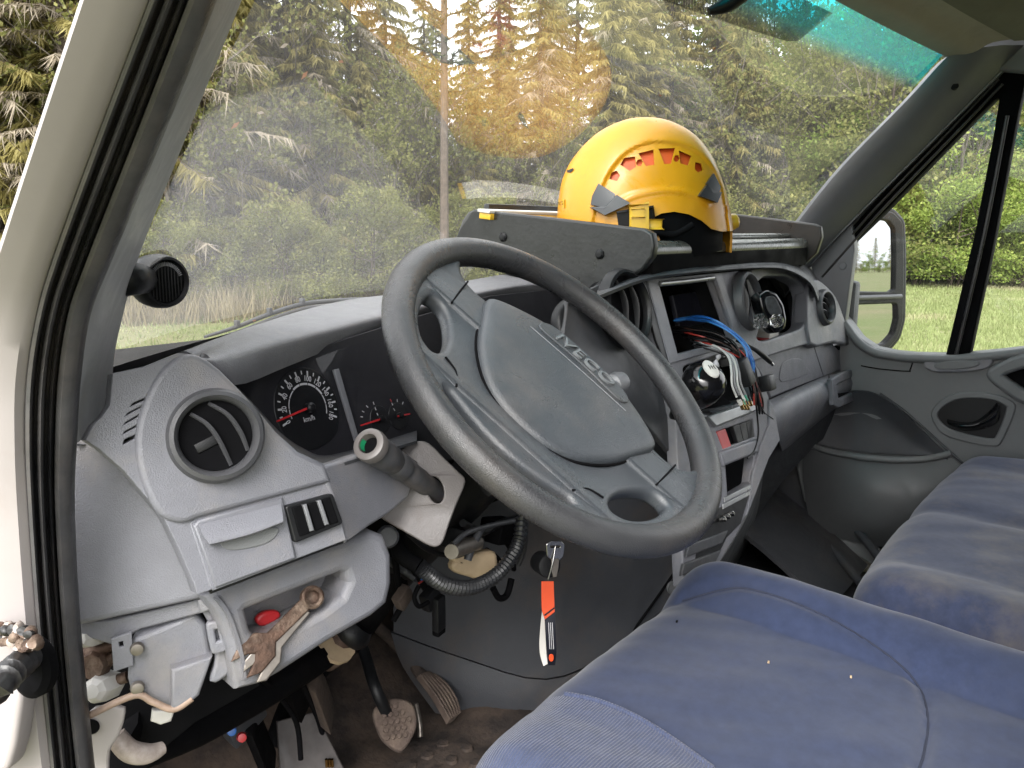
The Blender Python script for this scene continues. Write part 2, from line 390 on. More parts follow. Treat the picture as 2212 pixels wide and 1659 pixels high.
box('bulkhead', (0, -1.30, 1.05), ((1, 0, 0), (0, 1, 0), (0, 0, 1)), (.90, .02, .70), MID, van, .01)
box('door_post', (-.93, -1.22, 1.05), ((1, 0, 0), (0, 1, 0), (0, 0, 1)), (.045, .10, .72), PAINT, van, .015)
box('door_post', (.93, -1.22, 1.05), ((1, 0, 0), (0, 1, 0), (0, 0, 1)), (.045, .10, .72), PAINT, van, .015)
# floor, firewall, bonnet, sill
box('floor_pan', (0, -.35, FLOOR-.03), ((1, 0, 0), (0, 1, 0), (0, 0, 1)), (.88, .97, .02), MID, van, .004)
box('firewall', (0, .66, .64), ((1, 0, 0), (0, .97, .25), (0, -.25, .97)), (.87, .02, .37), BLACKM, van, .004)
box('door_sill', (-.93, -.45, .34), ((1, 0, 0), (0, 1, 0), (0, 0, 1)), (.05, .75, .08), PAINT, van, .02)
rows = [[Vector((x, y, z-.10*(abs(x)/.9)**3)) for x in (-.9, -.6, -.3, 0, .3, .6, .9)] for y, z in ((.64, .90), (.85, .82), (1.15, .68), (1.3, .52), (1.34, .3))]
loft('bonnet', rows, PAINT, van, n=3, thick=.01)
for sx in (1,): box('side_wall', (sx*.915, .40, .72), ((1, 0, 0), (0, 1, 0), (0, 0, 1)), (.02, .36, .38), MID, van, .01)
box('side_wall', (-.915, .50, .62), ((1, 0, 0), (0, 1, 0), (0, 0, 1)), (.02, .25, .28), PAINT, van, .01)
# floor mat with mud
V = []; F = []; NX, NY = 44, 60
for i in range(NX+1):
    for j in range(NY+1):
        x = -.86+1.0*i/NX; y = -.30+.95*j/NY
        z = FLOOR+.006+.014*noise.noise(Vector((x*9, y*9, 1)))+.008*noise.noise(Vector((x*30, y*30, 4)))
        z += max(0, y-.42)*.9
        V.append((x, y, z))
for i in range(NX):
    for j in range(NY): a = i*(NY+1)+j; F.append((a, a+NY+1, a+NY+2, a+1))
fm = mesh('floor_mat', V, F, FLOORM, van, 60)
# round studs of the rubber mat
stud = None
for k in range(90):
    x = -.62+.036*(k % 10)+(.018 if (k//10) % 2 else 0); y = .02+.034*(k//10)
    if stud is None:
        stud = lathe('mat_stud', (0, 0, 0), (0, 0, 1), [(.011, 0), (.009, .005), (0, .006)], FLOORM, fm, 10); so = stud
    else:
        so = stud.copy(); COL.objects.link(so)
    z = FLOOR+.006+.014*noise.noise(Vector((x*9, y*9, 1)))+.008*noise.noise(Vector((x*30, y*30, 4)))
    so.location = (x, y, z-.001)

# ------------------------------------------------------------------ windscreen
def glassmat(name, tint=(.93, .97, .95), dust=.035, band=False, refl=1.0):
    m = bpy.data.materials.new(name); m.use_nodes = True; t = m.node_tree; t.nodes.clear(); L = t.links.new
    N = t.nodes.new
    out = N('ShaderNodeOutputMaterial'); tr = N('ShaderNodeBsdfTransparent'); tr.inputs[0].default_value = (*tint, 1)
    gl = N('ShaderNodeBsdfGlossy'); gl.inputs['Roughness'].default_value = .0; gl.inputs['Color'].default_value = (1, 1, 1, 1)
    # reflectance of a thin pane, the same from either side (Schlick)
    ge = N('ShaderNodeNewGeometry'); dt = N('ShaderNodeVectorMath'); dt.operation = 'DOT_PRODUCT'; L(ge.outputs['Normal'], dt.inputs[0]); L(ge.outputs['Incoming'], dt.inputs[1])
    ab = N('ShaderNodeMath'); ab.operation = 'ABSOLUTE'; L(dt.outputs['Value'], ab.inputs[0])
    iv = N('ShaderNodeMath'); iv.operation = 'SUBTRACT'; iv.inputs[0].default_value = 1; L(ab.outputs[0], iv.inputs[1])
    pw = N('ShaderNodeMath'); pw.operation = 'POWER'; pw.inputs[1].default_value = 5; L(iv.outputs[0], pw.inputs[0])
    mm = N('ShaderNodeMath'); mm.operation = 'MULTIPLY_ADD'; mm.inputs[1].default_value = .92*refl; mm.inputs[2].default_value = .080*refl; mm.use_clamp = True
    L(pw.outputs[0], mm.inputs[0])
    mx = N('ShaderNodeMixShader'); L(mm.outputs[0], mx.inputs[0]); L(tr.outputs[0], mx.inputs[1]); L(gl.outputs[0], mx.inputs[2])
    tc = N('ShaderNodeTexCoord')
    nz = N('ShaderNodeTexNoise'); nz.inputs['Scale'].default_value = 7; nz.inputs['Detail'].default_value = 8; L(tc.outputs['Object'], nz.inputs['Vector'])
    sp = N('ShaderNodeTexVoronoi'); sp.inputs['Scale'].default_value = 55; L(tc.outputs['Object'], sp.inputs['Vector'])
    st = N('ShaderNodeMath'); st.operation = 'LESS_THAN'; st.inputs[1].default_value = .075; L(sp.outputs['Distance'], st.inputs[0])
    st2 = N('ShaderNodeMath'); st2.operation = 'MULTIPLY'; st2.inputs[1].default_value = .10 if dust else 0; L(st.outputs[0], st2.inputs[0])
    mr = N('ShaderNodeMapRange'); mr.inputs[1].default_value = .3; mr.inputs[2].default_value = .75; mr.inputs[3].default_value = dust*.75; mr.inputs[4].default_value = dust*1.25
    L(nz.outputs['Fac'], mr.inputs[0])
    ad = N('ShaderNodeMath'); ad.operation = 'ADD'; L(mr.outputs[0], ad.inputs[0]); L(st2.outputs[0], ad.inputs[1])
    df = N('ShaderNodeBsdfTranslucent'); df.inputs[0].default_value = (.8, .78, .74, 1)
    m2 = N('ShaderNodeMixShader'); L(ad.outputs[0], m2.inputs[0]); L(mx.outputs[0], m2.inputs[1]); L(df.outputs[0], m2.inputs[2])
    last = m2
    if band:
        uv = N('ShaderNodeUVMap'); sx = N('ShaderNodeSeparateXYZ'); L(uv.outputs[0], sx.inputs[0])
        g = N('ShaderNodeMapRange'); g.interpolation_type = 'SMOOTHSTEP'; g.inputs[1].default_value = .865; g.inputs[2].default_value = .925
        L(sx.outputs[1], g.inputs[0])
        c = N('ShaderNodeMix'); c.data_type = 'RGBA'; c.inputs[6].default_value = (*tint, 1); c.inputs[7].default_value = (0.0, .66, .76, 1)
        L(g.outputs[0], c.inputs[0]); L(c.outputs[2], tr.inputs[0])
        # the dyed interlayer also scatters some daylight
        tl = N('ShaderNodeBsdfTranslucent'); tl.inputs[0].default_value = (0.0, .62, .70, 1); gm_ = N('ShaderNodeMath'); gm_.operation = 'MULTIPLY'; gm_.inputs[1].default_value = .16; L(g.outputs[0], gm_.inputs[0])
        mb = N('ShaderNodeMixShader'); L(gm_.outputs[0], mb.inputs[0]); L(m2.outputs[0], mb.inputs[1]); L(tl.outputs[0], mb.inputs[2]); m2 = mb
        # printed black border along the foot of the pane
        lt = N('ShaderNodeMath'); lt.operation = 'LESS_THAN'; lt.inputs[1].default_value = .034; L(sx.outputs[1], lt.inputs[0])
        bk = N('ShaderNodeBsdfPrincipled'); bk.inputs['Base Color'].default_value = (.008, .008, .009, 1); bk.inputs['Roughness'].default_value = .5
        m3_ = N('ShaderNodeMixShader'); L(lt.outputs[0], m3_.inputs[0]); L(m2.outputs[0], m3_.inputs[1]); L(bk.outputs[0], m3_.inputs[2]); last = m3_
    L(last.outputs[0], out.inputs[0])
    return m
WSG = glassmat('windscreen_glass', (.97, .98, .965), .030, True, 1.5)
V = []; F = []; NU, NV = 48, 24; UV = []
for j in range(NV+1):
    for i in range(NU+1):
        xw = -.79+1.58*i/NU; V.append(ws_pt(xw, ws_top(xw)*j/NV)); UV.append((i/NU, j/NV))
for j in range(NV):
    for i in range(NU): a = j*(NU+1)+i; F.append((a, a+1, a+NU+2, a+NU+1))
ws = mesh('windscreen', V, F, WSG, van, 60)
uvl = ws.data.uv_layers.new(name='UVMap')
for lp in ws.data.loops: uvl.data[lp.index].uv = UV[lp.vertex_index]
ws['label'] = 'raked curved windscreen with a cyan sun strip along its top'
# petals and seeds stuck to the glass
# dotted print on the pane below the header
def ws_hit(x, y):
    d = ray(x, y); lo, hi = .3, 6.0
    def f(s):
        p = CAM+d*s; t = (p.z-1.075)/.5; q = ws_pt(p.x/(1-.06*max(0, min(1.3, t))), t); return p.y-q.y
    for _ in range(50):
        mid = (lo+hi)/2
        if f(mid) > 0: hi = mid
        else: lo = mid
    return CAM+d*lo
dm = bpy.data.materials.new('printed_dots'); dm.use_nodes = True; t = dm.node_tree; L = t.links.new
tcn = t.nodes.new('ShaderNodeUVMap'); vo = t.nodes.new('ShaderNodeTexVoronoi'); vo.inputs['Scale'].default_value = 1; vo.inputs['Randomness'].default_value = 0
mp = t.nodes.new('ShaderNodeMapping'); mp.inputs['Scale'].default_value = (150, 44, 1); L(tcn.outputs[0], mp.inputs[0]); L(mp.outputs[0], vo.inputs['Vector'])
le = t.nodes.new('ShaderNodeMath'); le.operation = 'LESS_THAN'; le.inputs[1].default_value = .47; L(vo.outputs['Distance'], le.inputs[0])
trn = t.nodes.new('ShaderNodeBsdfTransparent'); mx = t.nodes.new('ShaderNodeMixShader'); pb = t.nodes['Principled BSDF']; pb.inputs['Base Color'].default_value = (.012, .014, .015, 1)
L(le.outputs[0], mx.inputs[0]); L(trn.outputs[0], mx.inputs[1]); L(pb.outputs[0], mx.inputs[2]); L(mx.outputs[0], t.nodes['Material Output'].inputs[0])
lo_ = [(1330, -40), (1482, 17), (1600, 57), (1698, 87), (1722, 86)]; hi_ = [(1330, -140), (1482, -90), (1600, -60), (1700, -20), (1796, 26)]
V = []; UV = []; F = []
for j in range(7):
    for i in range(5):
        V.append(ws_hit(lo_[i][0]+(hi_[i][0]-lo_[i][0])*j/6, lo_[i][1]+(hi_[i][1]-lo_[i][1])*j/6)+Vector((0, -.002, -.002))); UV.append((i/4, j/6))
for j in range(6):
    for i in range(4): a = j*5+i; F.append((a, a+1, a+6, a+5))
fr_ = mesh('dotted_print', V, F, dm, ws, 60); uvl = fr_.data.uv_layers.new(name='UVMap')
for lp in fr_.data.loops: uvl.data[lp.index].uv = UV[lp.vertex_index]
tube('visor_clip', [ws_hit(1518, 18)+Vector((0, -.01, -.006)), ws_hit(1545, 6)+Vector((0, -.02, -.006)), ws_hit(1575, -14)+Vector((0, -.03, 0))], [.006, .012, .013], BLACK, van)
random.seed(21)
PET = [mat('orange_petal', (.75, .32, .14), .7), mat('pale_petal', (.85, .70, .58), .7)]
for k, q in enumerate(((505, 268), (612, 95), (655, 160), (690, 175), (735, 130), (560, 240), (1425, 205), (1690, 190), (1840, 215), (1812, 282), (1960, 235), (870, 470), (548, 690), (890, 430), (1540, 105))):
    p = ws_hit(*q)+Vector((0, -.0015, -.0015)); a = random.random()*6; s_ = random.uniform(.0022, .0042)
    uu_, vv_ = Vector((1, 0, 0)), Vector((0, -.69, .725)); e1_ = uu_*math.cos(a)+vv_*math.sin(a); e2_ = vv_*math.cos(a)-uu_*math.sin(a)
    mesh('petal', [p+e1_*s_*1.5, p+e2_*s_*.7+e1_*.3*s_, p-e1_*s_*1.3, p-e2_*s_*.7], [(0, 1, 2, 3)], PET[k % 2], ws, 0)
# washer-side bits on the outside: wiper lying on the foot of the glass
wp = thing('windscreen_wiper', ws_hit(560, 700)+Vector((0, .02, 0)), 'thin grey wiper arm lying along the foot of the windscreen', 'wiper')
P = [ws_hit(470, 735), ws_hit(540, 712), ws_hit(610, 684), ws_hit(680, 662), ws_hit(745, 655), ws_hit(860, 650), ws_hit(1000, 652)]
tube('arm', [p+Vector((0, .03, .002)) for p in P], [.002, .003, .0035, .0035, .004, .004, .004], MID, wp)
tube('rubber_blade', [p+Vector((0, .02, -.004)) for p in P[:5]], .0035, RUBBER, wp)
for k in (1, 2, 3): box('blade_clip', P[k]+Vector((0, .03, .006)), ((1, 0, 0), (0, 1, 0), (0, 0, 1)), (.003, .004, .005), MID, wp, .001)

# lower door jamb: hinge, grommet, soiled corner
# peeled, greasy wiring entry
P = [PX(-30, 1508, -.98), PX(0, 1480, -.978), PX(24, 1452, -.968), PX(52, 1428, -.95), PX(75, 1405, -.935)]
bel = []
for k in range(28):
    t = k/27*4; i = min(3, int(t)); bel.append(lerp(P[i], P[i+1], t-i))
tube('wiring_bellows', bel, [.0080+(.0018 if k % 3 == 1 else -.001)-(.003 if k < 4 else 0) for k in range(28)], GREASE, van, res=6, curved=False)
lathe('grommet_hole', PX(62, 1450, -.944), (-.8, -.55, .1), [(0, .003), (.015, .002), (.020, -.002), (.021, -.01)], BLACKM, van, 28, sx=.75, sy=1.05)
random.seed(3)
for k in range(54):
    a = random.uniform(-.2, 1); x = 4+76*random.random(); y = 1345+40*random.random()+.2*x
    lathe('grease_lump', PX(x, y, -.948+random.uniform(-.006, .004)), (-.7, -.6, .3), [(.001, -.004), (random.uniform(.002, .0055), 0), (.003, random.uniform(.002, .006)), (0, .005)], random.choice([RUST, PAINTD, PAINTD, GREASE, RUST]), van, 9, smooth=70, sx=random.uniform(.6, 1.5), rot=random.random()*3)
plate('jamb_panel', [(-60, 1510), (36, 1500), (20, 1610), (6, 1659), (-60, 1680)], Plane(PX(20, 1550, -.955), (-.8, -.55, .1)), .02, .004, PAINT, van, rd=.2)
# ------------------------------------------------------------------ dashboard
dash = thing('dashboard', (0, .3, .75), 'light grey plastic dashboard with round vents running the width of the cab', 'dashboard')
DB = Plane((-.788, .081, 1.05), (-.25, -.93, .2))
slots = [[(277, 880), (287, 868), (322, 853), (314, 866), (279, 882)], [(267, 900), (275, 890), (311, 871), (306, 882), (270, 902)],
         [(262.5, 920.5), (270, 910), (302, 891.5), (300.5, 902), (265, 922)], [(261.5, 940.5), (267, 930.5), (299, 913.5), (297, 924), (265, 941)],
         [(262.5, 961), (267, 947.5), (297, 934), (294, 949), (267, 962.5)]]
right_edge = [(442, 784), (470, 808), (510, 848), (540, 880), (590, 940), (640, 985), (694, 1010), (703, 1034)]
outl = [(188, 950), (204, 920), (222, 902), (240, 877), (243, 845), (246, 808), (316, 793), (385, 765), (420, 768)]+right_edge+[(425, 1114), (410, 1128), (457, 1272), (428, 1281), (422, 1261), (388, 1183), (358, 1122), (338, 1096), (270, 1015), (216, 968)]
VC = (460, 941)
def ell(cx, cy, rx, ry, n=40, rot=0): return [(cx+rx*math.cos(a)*math.cos(rot)-ry*math.sin(a)*math.sin(rot), cy+rx*math.cos(a)*math.sin(rot)+ry*math.sin(a)*math.cos(rot)) for a in [2*math.pi*k/n for k in range(n)]]
plate('vent_panel', outl, DB, .022, .0009, GREY, dash, holes=[{'p': s, 'rd': .25} for s in slots]+[ell(*VC, 84, 86)])
pod = [(442, 786), (412, 776), (375, 792), (345, 830), (322, 880), (309, 930), (309, 985), (322, 1040), (352, 1100), (392, 1118), (425, 1108)]+list(reversed(right_edge[1:]))
plate('vent_surround', crv(pod[:11], False)+pod[11:], DB.off(.005), .010, .0045, GREY, dash, holes=[ell(*VC, 88, 90)])
plate('slot_backing', [(240, 850), (340, 840), (330, 985), (250, 985)], DB.off(-.030), .004, .001, BLACKM, dash)
RINGM = mat('vent_ring_grey', (.085, .086, .094), .42, var=.1, bump=.2, bscale=800)
def air_vent(name, c, ax, ro, ri, label, blades, bar_h=.006, seg=48, rm=None):
    ring = lathe(name, c, ax, [(ri, -.03), (ri, .004), (ri+.0015, .0075), (ri+(ro-ri)*.4, .0105), (ri+(ro-ri)*.75, .0085), (ro, .002), (ro+.001, -.006)], rm or RINGM, dash, seg)
    ring['label'] = label
    lathe('vent_barrel', c, ax, [(ri-.0003, -.002), (ri-.0006, -.04), (0, -.042)], BLACKM, ring, seg)
    u, v, z = frame(ax)
    for pts in blades:
        P_ = [Vector(c)+u*(a*ri)+v*(b*ri)+z*(h*ri) for a, b, h in pts]
        Q = crv(P_, False, 5); V_ = []; F_ = []
        for k, p in enumerate(Q):
            tg = (Vector(Q[min(k+1, len(Q)-1)])-Vector(Q[max(k-1, 0)])).normalized(); s = tg.cross(z).normalized()*.0016
            p = Vector(p)
            V_ += [p+s, p+s*.3+z*.0012, p-s, p-s-z*.015, p+s-z*.015]
        for k in range(len(Q)-1):
            for j in range(5): F_.append((k*5+j, k*5+(j+1) % 5, (k+1)*5+(j+1) % 5, (k+1)*5+j))
        mesh('vent_blade', V_, F_, rm or RINGM, ring, 50)
    return ring, u, v, z
vc = DB.hit(*VC)+DB.n*.009
VN = (-.40, -.88, .22)
ring, u_, v_, z_ = air_vent('air_vent', vc, VN, .0385, .0290, 'round driver vent with two bowed blades', [
    [(-.62, .68, -.05), (-.22, .35, .12), (.06, -.15, .16), (.33, -.88, -.05)], [(-.12, .93, -.05), (.36, .55, .12), (.66, .0, .14), (.82, -.52, -.05)]])
box('vent_tab', vc+u_*(-.008)+v_*(-.006)-z_*.006, (u_+v_*.4, v_-u_*.4, z_), (.009, .004, .006), BLACK, ring, .001)
box('vent_link', vc+u_*.004+v_*.004-z_*.016, (u_+v_*.4, v_-u_*.4, z_), (.020, .0015, .003), TRIM, ring, .0005)
box('vent_link', vc+u_*.006-v_*.002-z_*.020, (u_*.3-v_, v_*.3+u_, z_), (.012, .0014, .003), TRIM, ring, .0005)
# end panel beside the door seal
DE = Plane((-.80, .1, .95), (-.66, -.74, .1))
plate('end_panel', [(150, 940), (190, 952), (216, 968), (270, 1015), (338, 1096), (358, 1122), (388, 1183), (422, 1261), (430, 1282), (174, 1338), (155, 1200)], DE, .02, .006, GREY, dash)
plate('end_panel_flange', [(170, 1349), (240, 1344), (418, 1302), (452, 1285), (457, 1316), (428, 1322), (300, 1356), (248, 1390), (205, 1378), (172, 1366)], DE.off(-.012), .006, .002, GREY, dash)
plate('flange_clip', [(432, 1300), (452, 1294), (454, 1314), (436, 1320)], DE.off(-.004), .01, .002, GREY2, dash, holes=[[(438, 1303), (448, 1300), (449, 1309), (440, 1313)]])
# ashtray drawer and switches
DA = DB.off(.003)
plate('drawer_gap', [(408, 1126), (424, 1112), (714, 1036), (750, 1168), (458, 1280)], DB.off(-.004), .006, .001, BLACK, dash)
plate('drawer_surround', [(413, 1131), (426, 1118), (712, 1041), (746, 1165), (462, 1273), (455, 1262)], DB.off(.0005), .004, .001, GREY, dash, holes=[[(421, 1135), (430, 1125), (609, 1078), (638, 1205), (468, 1266)]])
dr = plate('ashtray_drawer', [(424, 1137), (432, 1128), (607, 1081), (635, 1203), (470, 1263)], DA.off(.001), .01, .002, GREY, dash)
# the drawer's lip leans out over a scooped grip
LA = [(430, 1134), (520, 1111), (607, 1088)]; LB = [(439, 1156), (528, 1134), (611, 1112)]; LC = [(453, 1176), (540, 1154), (612, 1127)]; LD = [(455, 1178), (542, 1157), (612, 1130)]
loft('drawer_lip', [[DA.off(.002).hit(*p) for p in LA], [DA.off(.008).hit(*p) for p in LB], [DA.off(.012).hit(*p) for p in LC], [DA.off(.002).hit(*p) for p in LD]], GREY, dr, thick=.002, smooth=50)
plate('scoop_shadow', crv([(479, 1170), (520, 1160), (594, 1141), (596, 1156), (575, 1172), (535, 1183), (495, 1186)]), DA.off(.0022), .002, .0006, DOORG, dr)  # shadow crescent of the scooped grip, drawn as a darker flat plate
sw = plate('switch_block', [(620, 1096), (717, 1070), (738, 1129), (640, 1169)], DA.off(.004), .012, .0015, BLACK, dash, rd=.06)
for k, (a, b, c_, d) in enumerate([((658, 1093), (661.5, 1092), (676.5, 1144), (673, 1145)), ((689, 1084), (692.5, 1083), (708.5, 1131), (705, 1132))]):
    plate('switch_ridge', [a, b, c_, d], DA.off(.009), .006, .001, TRIM, sw)
plate('switch_face', [(634, 1099), (652, 1094), (668, 1150), (650, 1156)], DA.off(.006), .004, .001, BLACKM, sw)
plate('switch_face', [(668, 1091), (684, 1086), (700, 1138), (684, 1144)], DA.off(.006), .004, .001, BLACKM, sw)
plate('switch_face', [(699, 1081), (712, 1077), (729, 1126), (716, 1131)], DA.off(.006), .004, .001, BLACKM, sw)
# panel towards the column
DCOL = Plane(DB.hit(720, 1060), (.26, -.94, .2))
plate('column_side_panel', [(700, 1013), (745, 1000), (775, 989), (852, 966), (900, 1000), (880, 1070), (836, 1106), (800, 1128), (749, 1164), (727, 1082), (708, 1034)], DCOL, .02, .003, GREY, dash)
# open storage pocket under the drawer
DP = Plane((-.72, .070, .93), (-.2, -.95, .1))
po = [(464, 1292), (500, 1272), (800, 1164), (820, 1172), (833, 1205), (834, 1262), (826, 1296), (800, 1318), (700, 1375), (600, 1440), (560, 1462), (528, 1470), (520, 1420), (506, 1370), (487, 1322)]
mouth = [(512, 1318), (524, 1303), (738, 1219), (760, 1222), (770, 1258), (752, 1300), (700, 1338), (600, 1392), (548, 1402), (526, 1375)]
plate('storage_pocket', po, DP, .05, .008, GREY, dash, holes=[{'p': mouth, 'rd': .15}])
plate('pocket_back', [(490, 1290), (790, 1180), (800, 1290), (560, 1430), (500, 1420)], DP.off(-.045), .004, .001, GREY, dash)
pf = [[DP.off(-.006).hit(*p) for p in [(545, 1392), (600, 1384), (700, 1330), (760, 1290)]], [DP.off(-.044).hit(*p) for p in [(545, 1372), (600, 1362), (700, 1312), (760, 1270)]]]
loft('pocket_floor', pf, GREY, dash, n=3, thick=.003)
loft('pocket_side', [[DP.off(.004).hit(*p) for p in [(463, 1292), (487, 1322), (506, 1370), (520, 1420), (526, 1468)]], [DP.off(-.02).hit(*p) for p in [(452, 1300), (470, 1335), (488, 1385), (498, 1430), (500, 1475)]]], GREY, dash, thick=.003)
# dash top and brow over the instruments
def L3(pts, ys): return [PY(x, y, Y) for (x, y), Y in zip(pts, ys)]
b0 = [(440, 782), (506, 832), (620, 792), (741, 743), (850, 707), (1000, 664), (1150, 640), (1262, 652)]
b1 = [(436, 776), (500, 800), (610, 760), (741, 722), (850, 692), (1000, 650), (1150, 622), (1265, 632)]
b2 = [(433, 771), (480, 768), (600, 735), (741, 700), (850, 672), (1000, 635), (1150, 610), (1262, 620)]
b3 = [(420, 767), (486, 741), (620, 702), (741, 672), (850, 650), (1000, 618), (1130, 598), (1240, 605)]
b4 = [(385, 762), (486, 726), (642, 675), (741, 652), (850, 638), (1004, 611), (1120, 594), (1230, 596)]
y0 = [.095, .10, .14, .18, .21, .235, .25, .25]
loft('instrument_brow', [L3(b0, [y+.006 for y in y0]), L3(b1, y0), L3(b2, [y+.004 for y in y0]), L3(b3, [y+.05 for y in y0]), L3(b4, [.17, .22, .28, .32, .34, .36, .37, .37]), [Vector((p.x, ws_pt(p.x, 0).y-.02, 1.055)) for p in L3(b4, [.3]*8)]], GREY2, dash, n=4, thick=.006)
V = []; F = []
for i in range(33):
    x = -.86+1.72*i/32
    yb = ws_pt(x, 0).y+.02
    yf = .27 if x > -.7 else .16
    for j in range(9):
        t = j/8; V.append((x, yf+(yb-yf)*t, 1.045+.025*t))
for i in range(32):
    for j in range(8): a = i*9+j; F.append((a, a+9, a+10, a+1))
mesh('dash_top', V, F, mat('dash_top_dark', (.028, .028, .030), .7, spec=.2, var=.15), dash, 50)
# the dark body of the dashboard behind all its panels
box('dash_body', (0, .42, .93), ((1, 0, 0), (0, 1, 0), (0, 0, 1)), (.84, .17, .13), BLACKM, dash, .01)

# ------------------------------------------------------------------ instrument cluster
DC = Plane(PY(664, 882, .15), (.10, -.95, .28))
clu = thing('instrument_cluster', DC.hit(700, 1000), 'dark instrument cluster with red needles behind the steering wheel', 'instrument cluster')
plate('dial_face', [(500, 838), (560, 800), (640, 772), (741, 735), (900, 685), (1060, 640), (1250, 620), (1270, 900), (1000, 990), (772, 1010), (694, 1020), (630, 1004), (560, 935)], DC, .01, .001, mat('dial_black', (.022, .022, .026), .6, spec=.2), clu)
e0 = [(508, 846), (540, 880), (590, 940), (640, 985), (694, 1010), (775, 989), (852, 966), (900, 952)]
e1 = [(516, 838), (556, 880), (608, 936), (655, 968), (700, 984), (775, 968), (852, 945), (900, 930)]
loft('cluster_bezel', [[DB.off(.001).hit(*p) if p[0] < 700 else DCOL.off(.001).hit(*p) for p in e0], [DC.off(.004).hit(*p) for p in e1]], MID, clu, thick=.003)
plate('cluster_divider', [(724, 800), (732, 798), (773, 940), (769, 948)], DC.off(.006), .004, .001, TRIM, clu)
plate('lower_dial_shade', crv([(630, 915), (664, 908), (715, 900), (730, 920), (715, 950), (680, 958), (645, 945)]), DC.off(.0008), .0005, .0001, BLACK, clu)
def pol(cen, r, a, h=.0012): 
    return DC.p+DC.u*(cen[0]+r*math.cos(a))+DC.v*(cen[1]+r*math.sin(a))+DC.n*h
SP = DC.loc(664, 882)
def ang(x, y, c_): q = DC.loc(x, y); return math.atan2(q[1]-c_[1], q[0]-c_[0])
a0 = ang(607, 922, SP); a9 = ang(722, 900, SP)
if a0 < 0: a0 += 2*math.pi
rt = math.dist(DC.loc(649, 803), SP); rn = math.dist(DC.loc(651, 817), SP); ra = rt*.645
sp = lathe('speedometer', DC.p+DC.u*SP[0]+DC.v*SP[1], DC.n, [(rt*1.12, .0003), (rt*1.10, .0009), (0, .0009)], BLACK, clu, 48)
sp['label'] = 'round speedometer dial numbered 0 to 180 in white'
dialM = lambda c_, r, a: Matrix.Translation(pol(c_, r, a, .0014)) @ Matrix(((DC.u*math.sin(a)-DC.v*math.cos(a)), (DC.u*math.cos(a)+DC.v*math.sin(a)), DC.n)).transposed().to_4x4()
for k in range(19):
    a = a0+(a9-a0)*k/18; M = dialM(SP, rt*(.95 if k % 2 == 0 else .97), a)
    hw, hh = (.0010, rt*.07) if k % 2 == 0 else (.0007, rt*.05)
    mesh('tick', [M @ Vector(q) for q in ((-hw, -hh, 0), (hw, -hh, 0), (hw, hh, 0), (-hw, hh, 0))], [(0, 1, 2, 3)], INKW, sp, 0)
for k in range(10):
    a = a0+(a9-a0)*k/9
    textmesh('numeral', str(20*k), rt*.215, dialM(SP, rn*.975, a), .0004, INKW, sp, sx=.82)
for k in range(9):
    aa = a0+(a9-a0)*(k+.04)/9; ab = a0+(a9-a0)*(k+.96)/9; V_ = []; F_ = []
    for j in range(9):
        a = aa+(ab-aa)*j/8; V_ += [pol(SP, ra-.0005, a, .0013), pol(SP, ra+(.0016 if 2 < k < 7 else .0006), a, .0013)]
    for j in range(8): F_.append((2*j, 2*j+1, 2*j+3, 2*j+2))
    mesh('dial_arc', V_, F_, INKW, sp, 0)
textmesh('unit_text', 'km/h', rt*.20, Matrix.Translation(DC.hit(666, 905)+DC.n*.0014) @ Matrix((DC.u, DC.v, DC.n)).transposed().to_4x4(), .0003, INKW, sp)
def needle(cpx, tip, wid, parent):
    a_ = DC.off(.006).hit(*cpx); b_ = DC.off(.006).hit(*tip); d = (b_-a_).normalized(); s = d.cross(DC.n)
    n_ = mesh('needle', [a_+s*wid, a_-s*wid, b_-s*wid*.7, b_+s*wid*.7, a_+s*wid-DC.n*.001, a_-s*wid-DC.n*.001, b_-s*wid*.7-DC.n*.001, b_+s*wid*.7-DC.n*.001],
         [(0, 1, 2, 3), (7, 6, 5, 4), (0, 3, 7, 4), (1, 5, 6, 2), (2, 6, 7, 3)], INKR, parent, 0)
    return n_
needle((664, 882), (599, 910), .0011, sp)
lathe('needle_cap', DC.off(.001).hit(664, 882), DC.n, [(.0052, 0), (.0050, .007), (.003, .009), (0, .009)], BLACK, sp, 24)
for nm, cpx, tip, tk in (('fuel_gauge', (821, 906), (780, 919), [(779, 900), (782, 888), (791, 876), (806, 868), (810, 880), (814, 892)]), ('temperature_gauge', (860, 899), (886, 894), [(843, 862), (846, 870), (858, 862), (871, 868), (850, 882)])):
    g = lathe(nm, DC.off(.0006).hit(*cpx), DC.n, [(.016, 0), (.0155, .0005), (0, .0005)], BLACK, clu, 32)
    needle(cpx, tip, .0010, g)
    lathe('needle_cap', DC.off(.001).hit(*cpx), DC.n, [(.004, 0), (.0038, .006), (0, .007)], BLACK, g, 20)
    for j, q in enumerate(tk):
        p = DC.off(.0016).hit(*q); d = (DC.off(.0016).hit(*cpx)-p).normalized(); s = d.cross(DC.n)
        mesh('tick', [p+s*.0006, p-s*.0006, p-s*.0006+d*.0035, p+s*.0006+d*.0035], [(0, 1, 2, 3)], INKR if (nm[0] == 't' and j == 0) else INKW, g, 0)
# the clear lens in front of the dials
LENS = glassmat('cluster_lens', (.90, .90, .92), 0.006, False, .2)
pane('cluster_lens', [(516, 842), (640, 790), (741, 752), (900, 705), (900, 938), (775, 978), (700, 996), (655, 978), (600, 930), (556, 884)], DC.off(.016), LENS, clu)
